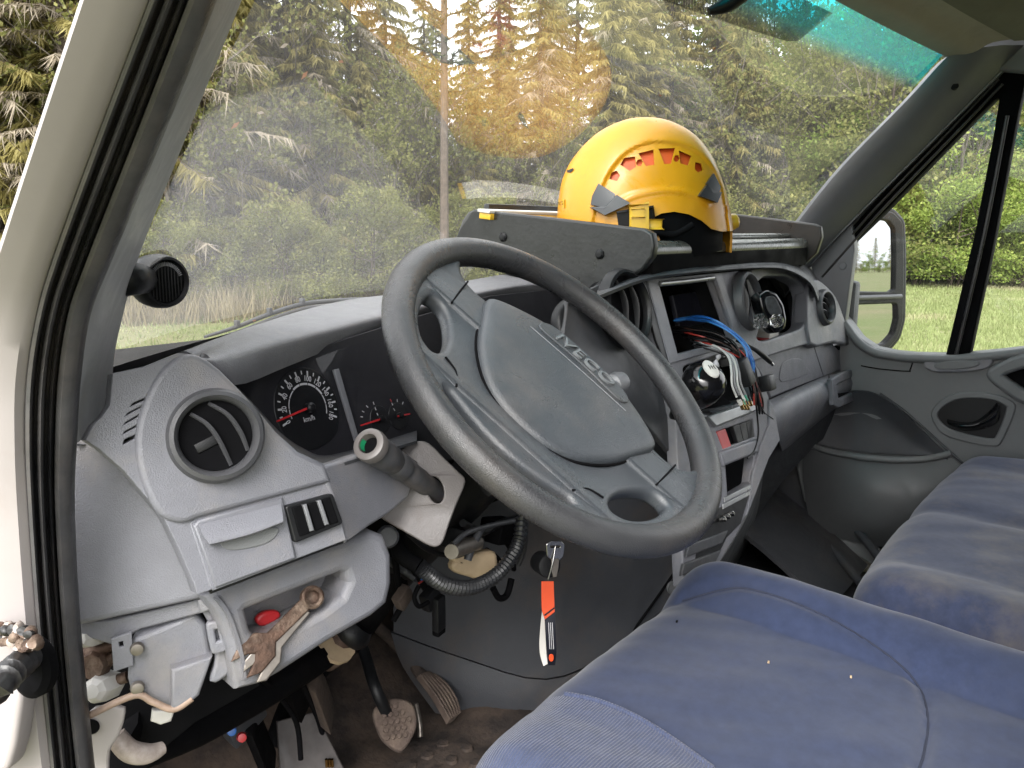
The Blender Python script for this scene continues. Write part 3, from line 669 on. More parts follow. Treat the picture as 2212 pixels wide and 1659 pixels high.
# ------------------------------------------------------------------ steering wheel, turned to the right
WC = Vector((-.4, -.003, 1.05)); We1 = Vector((1, .015, 0)); We2 = Vector((-.011, .731, .683)); Wn = Vector((.01, -.682, .731))
ca, sa = math.cos(R(71)), math.sin(R(71))
Wr = We1*ca-We2*sa; Wu = We1*sa+We2*ca
WM = Matrix.Translation(WC) @ Matrix((Wr, Wu, Wn)).transposed().to_4x4()
sw_ = thing('steering_wheel', WC-Wn*.06, 'worn dark grey four spoke steering wheel turned well to the right', 'steering wheel')
def wp(a, b, h=0): return WM @ Vector((a, b, h))
# rim: thicker at the grips
V = []; F = []; NA, NB = 128, 20
for i in range(NA):
    a = 2*math.pi*i/NA; rr = .0165+.0012*math.cos(2*a)
    for j in range(NB):
        b = 2*math.pi*j/NB
        V.append(wp((.2085+rr*math.cos(b))*math.cos(a), (.2085+rr*math.cos(b))*math.sin(a), rr*1.05*math.sin(b)))
for i in range(NA):
    for j in range(NB): F.append((i*NB+j, ((i+1) % NA)*NB+j, ((i+1) % NA)*NB+(j+1) % NB, i*NB+(j+1) % NB))
rim = mesh('rim', V, F, WHEELM, sw_, 80)
def sym(l): return l+[(-x, y) for x, y in reversed(l) if abs(x) > 1e-6]
# hub with its four arms: outer outline follows the rim from arm to arm
top = [(.196, .058), (.186, .036), (.170, .022), (.150, .020), (.124, .028), (.09, .047), (.045, .064), (0, .069)]
arc = []
for k in range(25):
    a = R(163)+(R(377)-R(163))*k/24; arc.append((.202*math.cos(a), .202*math.sin(a)))
outer = crv([(p[0], p[1]) for p in top], False, 3)
outer = outer+[(-x, y) for x, y in reversed(outer[:-1])]+arc
hL = [(-.179, -.050), (-.165, -.038), (-.146, -.040), (-.126, -.060), (-.111, -.088), (-.107, -.118), (-.118, -.134), (-.138, -.130), (-.158, -.110), (-.174, -.080)]
hB = [(-.093, -.158), (-.080, -.148), (-.062, -.150), (-.030, -.157), (0, -.160), (.030, -.157), (.062, -.150), (.080, -.148), (.093, -.158), (.080, -.173), (.040, -.186), (0, -.190), (-.040, -.186), (-.080, -.173)]
hub = sheet('hub_frame', [outer, crv(hL), crv([(-x, y) for x, y in hL]), crv(hB)], WM @ Matrix.Translation((0, 0, .004)), .022, .0085, HUBM, sw_, 60, 4)
# dish: the middle of the frame lies a little below the rim and the arms sweep up
iw = WM.inverted()
for v in hub.data.vertices:
    q = iw @ v.co; d = math.hypot(q.x, q.y); k = max(0, min(1, (.20-d)/.09)); q.z -= .010*k*k*(3-2*k); v.co = WM @ q
# rubber skin of the arms where they meet the rim
for sx in (-1, 1):
    # a seam between arm skin and hub plastic, and the lower one
    tube('arm_seam', [wp(sx*.159, .020, .0042), wp(sx*.155, -.005, .0040), wp(sx*.149, -.038, .0030)], .0012, BLACKM, hub)
    tube('arm_seam', [wp(sx*.106, -.121, .0012), wp(sx*.088, -.128, .0012), wp(sx*.076, -.148, .0022)], .0012, BLACKM, hub)
# padded cover
cov = sym([(0, .067), (.045, .062), (.088, .045), (.122, .024), (.128, .008), (.114, -.023), (.092, -.068), (.062, -.103), (.032, -.119), (0, -.123)][0:1]+[(.045, .062), (.088, .045), (.122, .024), (.127, .008), (.114, -.023), (.092, -.068), (.062, -.103), (.032, -.119), (0, -.123)])
cov = crv(cov, True, 4); cx_, cy_ = 0, -.018
V = []; F = []; K = len(cov); rings = [(1.0, -.012), (1.0, .006), (.992, .0098), (.972, .0126), (.93, .0145), (.85, .0156), (.70, .0165), (.48, .0172), (.25, .0176), (0.0, .0178)]
for s, h in rings:
    for x, y in cov: 
        px_, py_ = cx_+(x-cx_)*s, cy_+(y-cy_)*s
        V.append(wp(px_, py_, h-.004+.05*(py_-cy_)))
for i in range(len(rings)-1):
    for k in range(K): F.append((i*K+k, i*K+(k+1) % K, (i+1)*K+(k+1) % K, (i+1)*K+k))
cover = mesh('airbag_cover', V, F, HUBM, sw_, 50)
tube('cover_gap', [wp(x*1.004, cy_+(y-cy_)*1.01, -.0015) for x, y in cov], .0016, BLACKM, sw_, cyc=True, curved=False, res=2)
# raised badge with the maker's lettering
COVD = [(p[0], p[1], math.atan2(p[1]-cy_, p[0])) for p in crv(cov, True, 6)]
def cov_h(x, y):
    best = 0
    s = 1.0
    # scale of the ring through this point
    a = math.atan2(y-cy_, x); bd = min(COVD, key=lambda p: abs((p[2]-a+math.pi) % (2*math.pi)-math.pi))
    s = math.hypot(x, y-cy_)/max(1e-6, math.hypot(bd[0], bd[1]-cy_))
    s = min(s, 1.0)
    for (s0, h0_), (s1, h1_) in zip(rings[1:], rings[2:]):
        if s1 <= s <= s0: return h0_+(h1_-h0_)*(s0-s)/max(1e-6, s0-s1)-.004+.05*(y-cy_)
    return rings[-1][1]-.004+.05*(y-cy_)
bl = crv([(-.063, .036), (-.055, .030), (0, .031), (.055, .027), (.069, .033), (.066, .046), (.045, .052), (0, .0555), (-.045, .055), (-.060, .047)])
def drape(o, lift):
    for v in o.data.vertices:
        q = iw @ v.co; q.z = cov_h(q.x, q.y)+lift+q.z; v.co = WM @ q
bd_ = sheet('badge', [bl], WM, .003, .0012, HUBM, cover, 50, 3); drape(bd_, .0024)
ltr = textmesh('badge_lettering', 'IVECO', .0225, WM @ Matrix.Translation((.002, .0405, 0)), .003, mat('letter_highlight', (.20, .21, .22), .35), cover, shear=.12, sx=1.36)  # paler than the hub: highlights on the raised letters put into the colour
for v in ltr.data.vertices:
    q = iw @ v.co; q.z = cov_h(q.x, q.y)+.0030+q.z; v.co = WM @ q
tube('cover_line', [wp(x, .020, cov_h(x, .020)+.0001) for x in (-.07, -.04, -.01, .02, .05, .075)], .0006, TRIM, cover)
# column, shroud remains and switchgear behind the wheel
col = thing('steering_column', WC-Wn*.14, 'black steering column with its cover missing under the wheel', 'steering column')
lathe('column_tube', WC-Wn*.02, -Wn, [(.0, 0), (.035, .0), (.040, .03), (.048, .05), (.048, .12), (.036, .14), (.030, .42), (0, .42)], BLACK, col, 32)
lathe('wheel_boss', WC-Wn*.004, -Wn, [(.02, 0), (.060, .006), (.085, .014), (.075, .034), (.04, .044), (0, .045)], BLACK, col, 40)
box('switch_carrier', WC-Wn*.095, (We1, We2, Wn), (.085, .055, .028), BLACK, col, .008)
box('lock_housing', WC-Wn*.13+We1*.07-We2*.02, (We1, We2, Wn), (.035, .028, .035), BLACKM, col, .006)
rk = PX(1330, 832, -.25)
# right-hand stalk showing past the hub
wpr = thing('wiper_stalk', PY(1300, 840, .06), 'dark stalk knob peeking out beyond the wheel hub', 'control stalk')
kp = PY(1326, 832, .045); 
tube('stalk', [WC-Wn*.09+We1*.06, WC-Wn*.085+We1*.12, kp+Vector((-.02, -.006, -.004)), kp], [.008, .008, .010, .011], TRIM, wpr)
lathe('stalk_knob', kp+Vector((-.010, 0, 0)), (1, -.15, .12), [(.009, 0), (.0150, .006), (.0165, .016), (.014, .026), (.008, .031), (0, .032)], TRIM, wpr, 24)
# big left stalk standing through a bent cover plate
PLT = Plane(PX(930, 1065, -.548), (-.62, -.70, .35))
cp = thing('column_cover', PLT.hit(900, 1150), 'loose brownish grey cover plate hanging around the left stalk', 'cover')
BROWNG = mat('faded_grey_plastic', (.165, .150, .148), .5, var=.08, vscale=16, bump=.2, bscale=700, dirt=(.16, .12, .10), dscale=9, dlo=.52, dhi=.8)
po2 = crv([(840, 1034), (826, 1070), (821, 1100), (826, 1116), (850, 1131), (900, 1160), (930, 1176), (946, 1177), (956, 1165), (968, 1130), (985, 1085), (1003, 1040), (990, 1022), (960, 993), (937, 969), (918, 956), (895, 957), (876, 966), (858, 992)], True, 3)
cpl = plate('cover_plate', po2, PLT, .004, .0016, BROWNG, cp, holes=[ell(941, 1058, 21, 33, 24, -.25)], smooth=50)
for v in cpl.data.vertices:   # a gentle bend
    a = (v.co-PLT.p).dot(PLT.u); b = (v.co-PLT.p).dot(PLT.v); v.co -= PLT.n*(2.2*a*a+1.2*b*b)
st = thing('indicator_stalk', PLT.hit(942, 1056), 'thick grey twist stalk with a green marked hollow end', 'control stalk')
s0 = PLT.off(-.03).hit(946, 1066); s1 = PX(797, 960, -.652)
ax = (s1-s0).normalized(); Ls = (s1-s0).length
STK = mat('stalk_grey', (.072, .072, .076), .42, var=.12, dirt=(.17, .145, .13), dscale=14, dlo=.5, dhi=.8)
lathe('stalk_body', s0, ax, [(.007, 0), (.0112, .002), (.0115, Ls*.28), (.0122, Ls*.32), (.0122, Ls*.50), (.0108, Ls*.515), (.0108, Ls*.55), (.0132, Ls*.565), (.0132, Ls*.66), (.0118, Ls*.675), (.0138, Ls*.72), (.0146, Ls*.88), (.0130, Ls*.90), (.0130, Ls*.93)], STK, st, 36)
lathe('stalk_end', s0+ax*Ls*.925, ax, [(.0125, 0), (.0158, .003), (.0164, .009), (.0154, .0135), (.0115, .0150), (.0097, .0147), (.0088, .006), (0, .0045)], mat('stalk_end_grey', (.17, .155, .15), .42, var=.1), st, 40)
lathe('stalk_hollow', s0+ax*Ls*.925, ax, [(.0086, .0068), (0, .0066)], BLACKM, st, 24)
uu, vv, zz = frame(ax)
V = []; F = []
for k in range(9):
    a = R(150)+R(80)*k/8; c_ = s0+ax*(Ls*.925)
    V += [c_+ax*.0136+(uu*math.cos(a)+vv*math.sin(a))*.0083, c_+ax*.0065+(uu*math.cos(a)+vv*math.sin(a))*.0076]
for k in range(8): F.append((2*k, 2*k+1, 2*k+3, 2*k+2))
mesh('green_mark', V, F, mat('green_mark', (.02, .38, .16), .4), st)
for k in range(3): tube('stalk_print', [s0+ax*Ls*(.40+.02*k)+(uu*math.cos(R(100+14*j))+vv*math.sin(R(100+14*j)))*.0114 for j in range(5)], .0004, INKW, st)
# ------------------------------------------------------------------ centre stack and passenger side of the dashboard
DS = Plane((.05, .065, 1.10), (-.06, -.95, .28))
fas = [(1392, 640), (1390, 600), (1480, 590), (1554, 585), (1590, 585), (1622, 596), (1640, 640), (1640, 700), (1628, 750), (1624, 778), (1640, 802), (1660, 860), (1664, 915), (1648, 960), (1638, 1000), (1620, 1090), (1592, 1150), (1530, 1250), (1480, 1262), (1472, 1100), (1462, 900), (1440, 790), (1420, 735)]
radio = [(1422, 611), (1546, 597), (1594, 733), (1464, 768)]
well = [(1470, 790), (1604, 746), (1630, 800), (1628, 868), (1545, 905), (1502, 892)]
swslot = [(1545, 930), (1627, 902), (1633, 945), (1562, 973)]
pock = [(1566, 1000), (1632, 976), (1625, 1045), (1571, 1078)]
ctr = plate('centre_fascia', fas, DS, .02, .0025, GREY, dash, holes=[radio, {'p': well, 'rd': .15}, swslot, {'p': pock, 'rd': .1}])
plate('fascia_backing', [(1240, 640), (1400, 605), (1600, 600), (1635, 740), (1655, 900), (1630, 1000), (1600, 1120), (1500, 1230), (1470, 1000), (1420, 830), (1300, 760)], DS.off(-.10), .005, .001, BLACKM, dash)
plate('radio_cavity_panel', [(1455, 640), (1545, 625), (1560, 690), (1470, 705)], DS.off(-.07), .01, .002, mat('navy_box', (.02, .021, .032), .5), dash)
for q in ([(1540, 600), (1556, 598), (1600, 735), (1586, 738)],): plate('radio_cavity_side', q, DS.off(-.03), .05, .002, BLACK, dash)
plate('radio_frame', [(1399, 603), (1556, 586), (1607, 738), (1449, 783)], DS.off(.004), .008, .0018, GREY, dash, holes=[[(1421, 611), (1547, 597), (1594, 733), (1464, 768)]])
tube('radio_light_strip', [DS.off(.003).hit(1424, 613), DS.off(.003).hit(1485, 607), DS.off(.003).hit(1540, 600)], .0045, SILVER, dash)
plate('fascia_gap', [(1384, 607), (1398, 603), (1449, 783), (1440, 790), (1418, 735)], DS.off(.002), .004, .001, BLACK, dash)
# left centre vent, half hidden by the wheel
vcl = DS.hit(1348, 668)+DS.n*.004
air_vent('air_vent', vcl, (-.05, -.97, .22), .058, .047, 'round black centre vent half hidden by the wheel', [[(-.3, .9, 0), (-.1, .2, .15), (-.2, -.9, 0)], [(.35, .9, 0), (.5, .1, .15), (.4, -.85, 0)]], rm=BLACK)
plate('vent_pod_panel', [(1230, 650), (1300, 615), (1400, 600), (1425, 735), (1470, 900), (1470, 1000), (1300, 800), (1215, 760)], DS.off(-.015), .01, .002, MID, dash)
plate('vent_pod', crv([(1215, 690), (1240, 650), (1290, 660), (1310, 720), (1285, 765), (1235, 755)]), DS.off(-.02), .02, .006, BLACK, dash)
vcr = DS.hit(1612, 651)+DS.n*.004
rg, u_, v_, z_ = air_vent('air_vent', vcr, (.03, -.97, .2), .053, .042, 'round centre vent with the black gadget clipped to it', [[(-.4, .85, 0), (-.3, .1, .15), (-.4, -.85, 0)], [(.3, .9, 0), (.4, .1, .15), (.3, -.9, 0)]])
# gear well, switches, lower pockets
plate('well_shelf', [(1535, 902), (1630, 870), (1634, 884), (1548, 918)], DS.off(.006), .012, .003, SILVER, dash)
plate('well_shelf', [(1562, 980), (1636, 954), (1638, 972), (1568, 1000)], DS.off(.008), .014, .004, GREY, dash)
sws = [[(1549, 934), (1567, 928), (1580, 966), (1563, 971)], [(1570, 927), (1583, 923), (1594, 961), (1583, 965)], [(1585, 922), (1597, 918), (1606, 957), (1596, 960)], [(1599, 917), (1611, 913), (1618, 953), (1608, 956)], [(1613, 912), (1626, 908), (1630, 948), (1620, 952)]]
for k, q in enumerate(sws):
    o = plate('rocker_switch', q, DS.off(-.001 if k != 1 else -.008), .014, .0015, REDP if k == 0 else (BLACKM if k == 1 else BLACK), dash)
    if k == 0: o['label'] = 'red hazard light switch'
plate('metal_strip', [(1566, 1076), (1622, 1048), (1624, 1054), (1567, 1083)], DS.off(.002), .004, .001, SILVER, dash)
plate('metal_strip', [(1563, 1090), (1622, 1060), (1623, 1067), (1563, 1098)], DS.off(.002), .004, .001, SILVER, dash)
plate('lower_fascia', [(1550, 1100), (1618, 1070), (1600, 1130), (1570, 1160), (1530, 1240), (1500, 1245), (1510, 1150)], DS.off(.001), .004, .001, BLACK, dash)
for k in range(3): lathe('lighter_stud', DS.off(.004).hit(1556+9*k, 1122-6*k), DS.n, [(.004, 0), (.004, .008), (.002, .010), (0, .010)], CHROME, dash, 14)
plate('lower_strip', [(1490, 1180), (1570, 1150), (1560, 1172), (1486, 1200)], DS.off(.006), .006, .002, MID, dash)
plate('lower_strip', [(1480, 1220), (1556, 1192), (1546, 1212), (1476, 1240)], DS.off(.006), .006, .002, MID, dash)
# brow over the centre and passenger side, its shade put in as darker plastic
loft('passenger_brow', [L3([(1290, 640), (1390, 603), (1480, 590), (1560, 583), (1640, 578), (1700, 582), (1750, 610), (1768, 650)], [.07, .06, .05, .05, .05, .05, .05, .05]),
    L3([(1290, 630), (1390, 592), (1480, 578), (1560, 571), (1640, 565), (1700, 568), (1746, 590), (1772, 630)], [.09, .08, .07, .07, .07, .07, .07, .07]),
    L3([(1290, 610), (1390, 575), (1480, 562), (1560, 556), (1640, 552), (1710, 556), (1750, 572), (1785, 610)], [.2]*8),
    L3([(1290, 600), (1390, 568), (1480, 556), (1560, 550), (1640, 547), (1710, 550), (1752, 562), (1790, 590)], [.33]*8)], MID, dash, thick=.005)
# cubby with dark inside
DPS = Plane((.55, .062, 1.05), (.0, -.97, .2))
plate('cubby_frame', [(1604, 600), (1640, 576), (1700, 576), (1742, 596), (1754, 622), (1750, 738), (1690, 756), (1625, 778)], DPS, .03, .004, GREY, dash, holes=[{'p': [(1630, 610), (1652, 592), (1700, 592), (1732, 610), (1742, 640), (1739, 712), (1632, 748)], 'rd': .25}])
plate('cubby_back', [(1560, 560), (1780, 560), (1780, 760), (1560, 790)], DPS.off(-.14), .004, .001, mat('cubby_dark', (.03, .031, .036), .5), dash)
loft('cubby_floor', [[DPS.off(-.004).hit(*p) for p in [(1628, 752), (1690, 734), (1742, 716)]], [DPS.off(-.14).hit(*p) for p in [(1600, 745), (1680, 722), (1745, 700)]]], MID, dash, thick=.003)
# passenger vent pod
plate('passenger_vent_pod', crv([(1746, 640), (1750, 618), (1764, 608), (1784, 620), (1806, 645), (1820, 680), (1832, 712), (1848, 728), (1855, 745), (1840, 742), (1800, 735), (1752, 738)], True, 3), DPS.off(.006), .03, .006, GREY, dash)
vcp = DPS.off(.011).hit(1782, 664)
rg2, u2, v2, z2 = air_vent('air_vent', vcp, (-.10, -.96, .2), .0405, .029, 'round passenger vent with slanting blades', [[(-.85, .45, 0), (0, .25, .1), (.8, -.5, 0)], [(-.7, -.1, 0), (0, -.3, .1), (.5, -.85, 0)], [(-.4, .9, 0), (.3, .6, .1), (.95, .15, 0)]])
# lower dashboard: airbag lid, drawer, glovebox
DL = Plane((.5, .058, .95), (0, -.985, .12))
lid = plate('airbag_lid', [(1627, 779), (1690, 757), (1754, 739), (1777, 811), (1720, 833), (1666, 856), (1655, 825), (1642, 800)], DL, .02, .003, GREY, dash)
plate('lid_flap', crv([(1690, 824), (1687, 800), (1694, 784), (1712, 776), (1732, 778), (1742, 794), (1747, 806)], True, 3), DL.off(.0018), .004, .0012, GREY, lid)
plate('lid_lettering_bar', [(1664, 824), (1682, 816), (1683, 818.5), (1665, 827)], DL.off(.0008), .001, .0002, TRIM, lid)
rd_ = plate('passenger_drawer', [(1757, 738), (1800, 727), (1846, 716), (1860, 779), (1820, 796), (1780, 810)], DL, .02, .003, GREY, dash)
loft('drawer_pull', [[DL.off(.002).hit(*p) for p in [(1796, 734), (1816, 728), (1836, 724)]], [DL.off(.014).hit(*p) for p in [(1798, 742), (1818, 736), (1838, 732)]], [DL.off(.016).hit(*p) for p in [(1801, 747), (1820, 741), (1838, 737)]]], GREY, rd_, thick=.003)
plate('pull_shadow_gap', [(1804, 748), (1836, 738), (1828, 752), (1812, 756)], DL.off(.001), .002, .0005, BLACKM, rd_)
plate('lid_gap', [(1620, 770), (1850, 708), (1866, 790), (1664, 866)], DL.off(-.012), .01, .001, BLACK, dash)
g0 = [(1660, 864), (1720, 838), (1790, 808), (1830, 793), (1868, 780)]
g1 = [(1666, 888), (1722, 858), (1792, 826), (1834, 810), (1873, 797)]
g2 = [(1674, 925), (1730, 893), (1800, 855), (1842, 838), (1876, 824)]
g3 = [(1684, 955), (1742, 920), (1806, 880), (1846, 862), (1874, 850)]
g4 = [(1690, 975), (1745, 935), (1800, 895), (1840, 878), (1866, 866)]
gb = loft('glovebox', [L3(g0, [.055]*5), L3(g1, [.03]*5), L3(g2, [.022]*5), L3(g3, [.05]*5), L3(g4, [.10]*5)], GREY, dash, thick=.006)
plate('glovebox_catch', [(1692, 858), (1738, 838), (1741, 850), (1698, 868)], Plane(PY(1715, 855, .040), (0, -.8, .6)), .01, .002, DOORG, gb)
tube('glovebox_seam', [PY(1790, 810, .053), PY(1793, 827, .028), PY(1801, 856, .020), PY(1806, 879, .048)], .0016, BLACK, gb)
DG = Plane(PY(1836, 838, .020), (.05, -.98, .15))
plate('open_ashtray_rim', [(1798, 822), (1820, 808), (1858, 795), (1868, 800), (1872, 846), (1862, 856), (1812, 878), (1803, 872)], DG.off(.002), .012, .003, GREY, dash, holes=[{'p': [(1806, 828), (1855, 806), (1862, 840), (1812, 866)], 'rd': .15}])
plate('open_ashtray_inside', [(1804, 826), (1858, 803), (1865, 842), (1810, 870)], DG.off(-.006), .004, .001, BLACKM, dash)
# knee panel and console side falling away under the glovebox
plate('knee_panel', [(1640, 960), (1664, 900), (1690, 962), (1810, 880), (1890, 840), (1880, 880), (1760, 960), (1690, 1040), (1610, 1150), (1545, 1240), (1560, 1200), (1620, 1090)], Plane(PY(1680, 980, .11), (-.15, -.95, -.25)), .01, .002, MID, dash)
loft('console_side', [[PY(1640, 965, .07), PY(1622, 1088, .05), PY(1594, 1152, .05), PY(1531, 1252, .06)], [PY(1662, 930, .12), PY(1640, 1085, .14), PY(1612, 1155, .14), PY(1550, 1262, .14)], [PY(1680, 960, .3), PY(1660, 1090, .3), PY(1630, 1160, .3), PY(1570, 1265, .3)]], DOORG, dash, thick=.004)
plate('console_edge', [(1664, 868), (1672, 885), (1684, 950), (1660, 990), (1634, 1060), (1618, 1100), (1630, 1020), (1646, 962), (1664, 916)], DS.off(.0035), .006, .002, GREY, dash)
# ------------------------------------------------------------------ small speaker on the driver's pillar
tb = PX(292, 602, -.775); tf = PX(362, 609, -.735)
axs = (tf-tb).normalized()
axs = (axs*.45+(CAM-tf).normalized()*.75).normalized()
tw = thing('tweeter_speaker', tb, 'small round black tweeter speaker stuck on the windscreen pillar', 'speaker')
tw_l = .034
c0 = tf-axs*tw_l
lathe('speaker_body', c0, axs, [(.0, -.006), (.012, -.005), (.0205, .001), (.025, .010), (.0262, .020), (.0255, .029), (.0240, tw_l), (.0215, tw_l+.001), (.0205, tw_l-.003)], BLACK, tw, 40)
gr = lathe('speaker_grille', c0, axs, [(.0205, tw_l-.003), (.016, tw_l-.0045), (0, tw_l-.006)], BLACKM, tw, 40)
u, v, z = frame(axs)
for k in range(-5, 6):
    h = math.sqrt(max(0, .0195**2-(k*.0034)**2)); p = c0+z*(tw_l-.0030)+u*(k*.0034)
    tube('grille_rib', [p-v*h, p+v*h], .0007, BLACK, gr, res=2, curved=False)
for k in range(26):
    a = R(20+6.0*k); p = c0+z*(tw_l-.002)
    tube('grille_slit', [p+(u*math.cos(a)+v*math.sin(a))*.0150, p+(u*math.cos(a)+v*math.sin(a))*.0185], .0006, TRIM, gr, res=1, curved=False)
tube('speaker_foot', [tb+Vector((-.012, .004, 0)), tb+Vector((.0, .002, .0)), c0], [.016, .015, .014], BLACK, tw)

# ------------------------------------------------------------------ tray on top of the dashboard
tray = thing('dash_tray', (.25, .22, 1.12), 'black wooden tray with side boards standing on top of the dashboard', 'tray')
TL = Plane((-.10, .2, 1.2), (-1, 0, 0))
lp = [(982, 530), (1000, 480), (1012, 462), (1025, 457), (1200, 476), (1389, 499), (1404, 508), (1408, 530), (1404, 552), (1385, 578), (1355, 600), (1298, 628), (1240, 622), (1100, 590), (1010, 565)]
plate('side_board', lp, TL, .016, .0035, WOODB, tray)
for q in ((1087, 512), (1296, 549)):
    lathe('board_screw', TL.hit(*q), (-1, 0, 0), [(.0075, 0), (.0075, .002), (.005, .005), (0, .0058)], BLACK, tray, 20)
TRr = Plane((.60, .2, 1.2), (-1, 0, 0))
rp = [(1540, 462), (1590, 466), (1680, 477), (1758, 487), (1769, 492), (1771, 512), (1760, 545), (1735, 568), (1705, 584), (1672, 586), (1655, 566), (1600, 560), (1540, 556)]
plate('side_board', rp, TRr, .016, .0035, mat('dark_brown_board', (.030, .025, .022), .4, var=.3, vscale=40), tray)
yr = TL.hit(1406, 530).y
zr = TL.hit(1406, 545).z
def bar(name, px0, px1, r, m, dy=0):
    a = PX(*px0, -.07); b = PX(*px1, .59); a.y = b.y = yr+dy
    tube(name, [a, b], r, m, tray, res=8, curved=False)
za = PY(1408, 544, yr+.01).z; zb = PY(1408, 516, yr+.03).z
RODG = mat('grey_roller', (.13, .132, .12), .3, var=.06)
def cyl(name, y, zz, r, m): tube(name, [Vector((-.066, y, zz)), Vector((.602, y, zz))], r, m, tray, res=8, curved=False)
cyl('front_roller', yr+.025, PY(1500, 540, yr+.02).z, .0155, RODG)
cyl('front_rod', yr+.055, PY(1560, 513, yr+.05).z, .007, RODG)
ztray = PY(1408, 560, yr).z
box('tray_floor', (.2575, yr+.19, ztray+.004), ((1, 0, 0), (0, 1, 0), (0, 0, 1)), (.335, .165, .005), WOODB, tray, .001)
box('tray_front', (.2575, yr+.02, ztray-.012), ((1, 0, 0), (0, 1, 0), (0, 0, 1)), (.335, .012, .018), BLACKM, tray, .003)
fy = TL.hit(1020, 460).y
box('tray_back', (.2575, fy-.012, ztray+.045), ((1, 0, 0), (0, 1, 0), (0, 0, 1)), (.335, .006, .04), WOODB, tray, .002)
for x in (-.03, .54): box('tray_foot', (x, yr+.12, (ztray+1.095)/2), ((1, 0, 0), (0, 1, 0), (0, 0, 1)), (.012, .05, max(.01, (ztray-1.085)/2)), BLACKM, tray, .002)
# paper with yellow edge sticking up behind the side board
pp = thing('folded_map', (.05, fy-.03, ztray), 'folded white and yellow paper standing at the back of the tray', 'paper')
p0 = PY(1052, 449, fy-.03); p1 = PY(1215, 458, fy-.03)
zt = (p0.z+p1.z)/2
box('paper_fold', ((p0.x+.12)/1, fy-.035, zt-.004), ((1, .0, 0), (0, 1, .12), (0, -.12, 1)), (.135, .013, .0025), PAPER, pp, .0006)
box('yellow_cover', ((p0.x+.12)/1, fy-.035, zt-.012), ((1, .0, 0), (0, 1, .12), (0, -.12, 1)), (.132, .012, .005), YELLOWB, pp, .001)
box('page_block', ((p0.x+.12)/1, fy-.03, (zt+ztray-.012)/2), ((1, .0, 0), (0, 1, 0), (0, 0, 1)), (.12, .02, max(.004, (zt-.02-ztray)/2)), PAPER, pp, .001)

# ------------------------------------------------------------------ yellow climbing helmet lying in the tray
HD = 1.36
hc = PD(1388, 470, HD)
hf = Vector((c_f.x, c_f.y, 0)).normalized(); hl = Vector((-hf.y, hf.x, 0))     # hl points picture-left
hu_ = Vector((0, 0, 1))
tilt = R(-9)
HL = hl*math.cos(tilt)+hu_*math.sin(tilt); HU = hu_*math.cos(tilt)-hl*math.sin(tilt); HS = -hf      # HS towards the viewer
hel = thing('safety_helmet', hc-HU*.03, 'yellow climbing helmet with side vents lying in the black tray', 'helmet')
S = HD/FPX
def H(a, b, c=0): return hc+HL*a+HU*b+HS*c
def hpx(x, y):      # picture position on the helmet's mid plane -> local a,b
    d = ray(x, y); q = CAM+d*((hc-CAM).dot(HS)/d.dot(HS))-hc; return q.dot(HL), q.dot(HU)
prof_px = [(1207, 545), (1204, 495), (1206, 440), (1216, 385), (1243, 335), (1290, 288), (1345, 261), (1395, 254), (1445, 262), (1496, 290), (1533, 335), (1556, 390), (1570, 440), (1579, 495), (1578, 545)]
prof_h = crv([hpx(*q) for q in prof_px], False, 8)
zb_ = min(p[1] for p in prof_h)
ctr_a = sum(hpx(x, 480)[0] for x in (1204, 1578))/2
# cross sections: half ellipses of the profile swept over the width
WID = .112; NS = 64
def dome(scale, m, name, parent, drop=0):
    V = []; F = []; n = len(prof_h); cb = zb_
    for i, (a, b) in enumerate(prof_h):
        pass
    # use polar sampling about the base centre
    AZ, EL = 260, 96
    # radius in the mid plane as a function of elevation angle 0..pi
    angs = [math.atan2(b-cb, a-ctr_a) for a, b in prof_h]; rads = [math.hypot(b-cb, a-ctr_a) for a, b in prof_h]
    pr = sorted(zip(angs, rads))
    def rad(t):
        t = max(pr[0][0], min(pr[-1][0], t))
        for (t0, r0), (t1, r1) in zip(pr, pr[1:]):
            if t0 <= t <= t1: return r0+(r1-r0)*(t-t0)/max(1e-9, t1-t0)
        return pr[-1][1]
    for e in range(EL+1):
        el = math.pi/2*e/EL
        for k in range(AZ):
            az = 2*math.pi*k/AZ
            # direction: x along length, y across, z up
            dx, dy, dz = math.cos(el)*math.cos(az), math.cos(el)*math.sin(az), math.sin(el)
            t = math.atan2(math.sqrt(dz*dz), dx) if True else 0
            # stretch so that the mid-plane outline is met: interpolate between front and back radii
            tt = math.atan2(dz, dx) if abs(dx)+abs(dz) > 1e-9 else math.pi/2
            rm = rad(tt); hor = math.hypot(dx, dz)
            rr = 1/math.sqrt((hor/rm)**2+(dy/WID)**2)
            rr *= 1+.035*math.sin(2*min(el, math.pi/4))*abs(dy)     # fuller flanks
            p = Vector((dx*rr, dy*rr, dz*rr))*scale
            V.append(H(ctr_a+p.x, cb+p.z-drop, p.y))
        
    for e in range(EL):
        for k in range(AZ): F.append((e*AZ+k, e*AZ+(k+1) % AZ, (e+1)*AZ+(k+1) % AZ, (e+1)*AZ+k))
    o = mesh(name, V, F, m, parent, 60)
    bm = bmesh.new(); bm.from_mesh(o.data); bmesh.ops.remove_doubles(bm, verts=bm.verts, dist=1e-5); bmesh.ops.recalc_face_normals(bm, faces=bm.faces)
    return o, bm
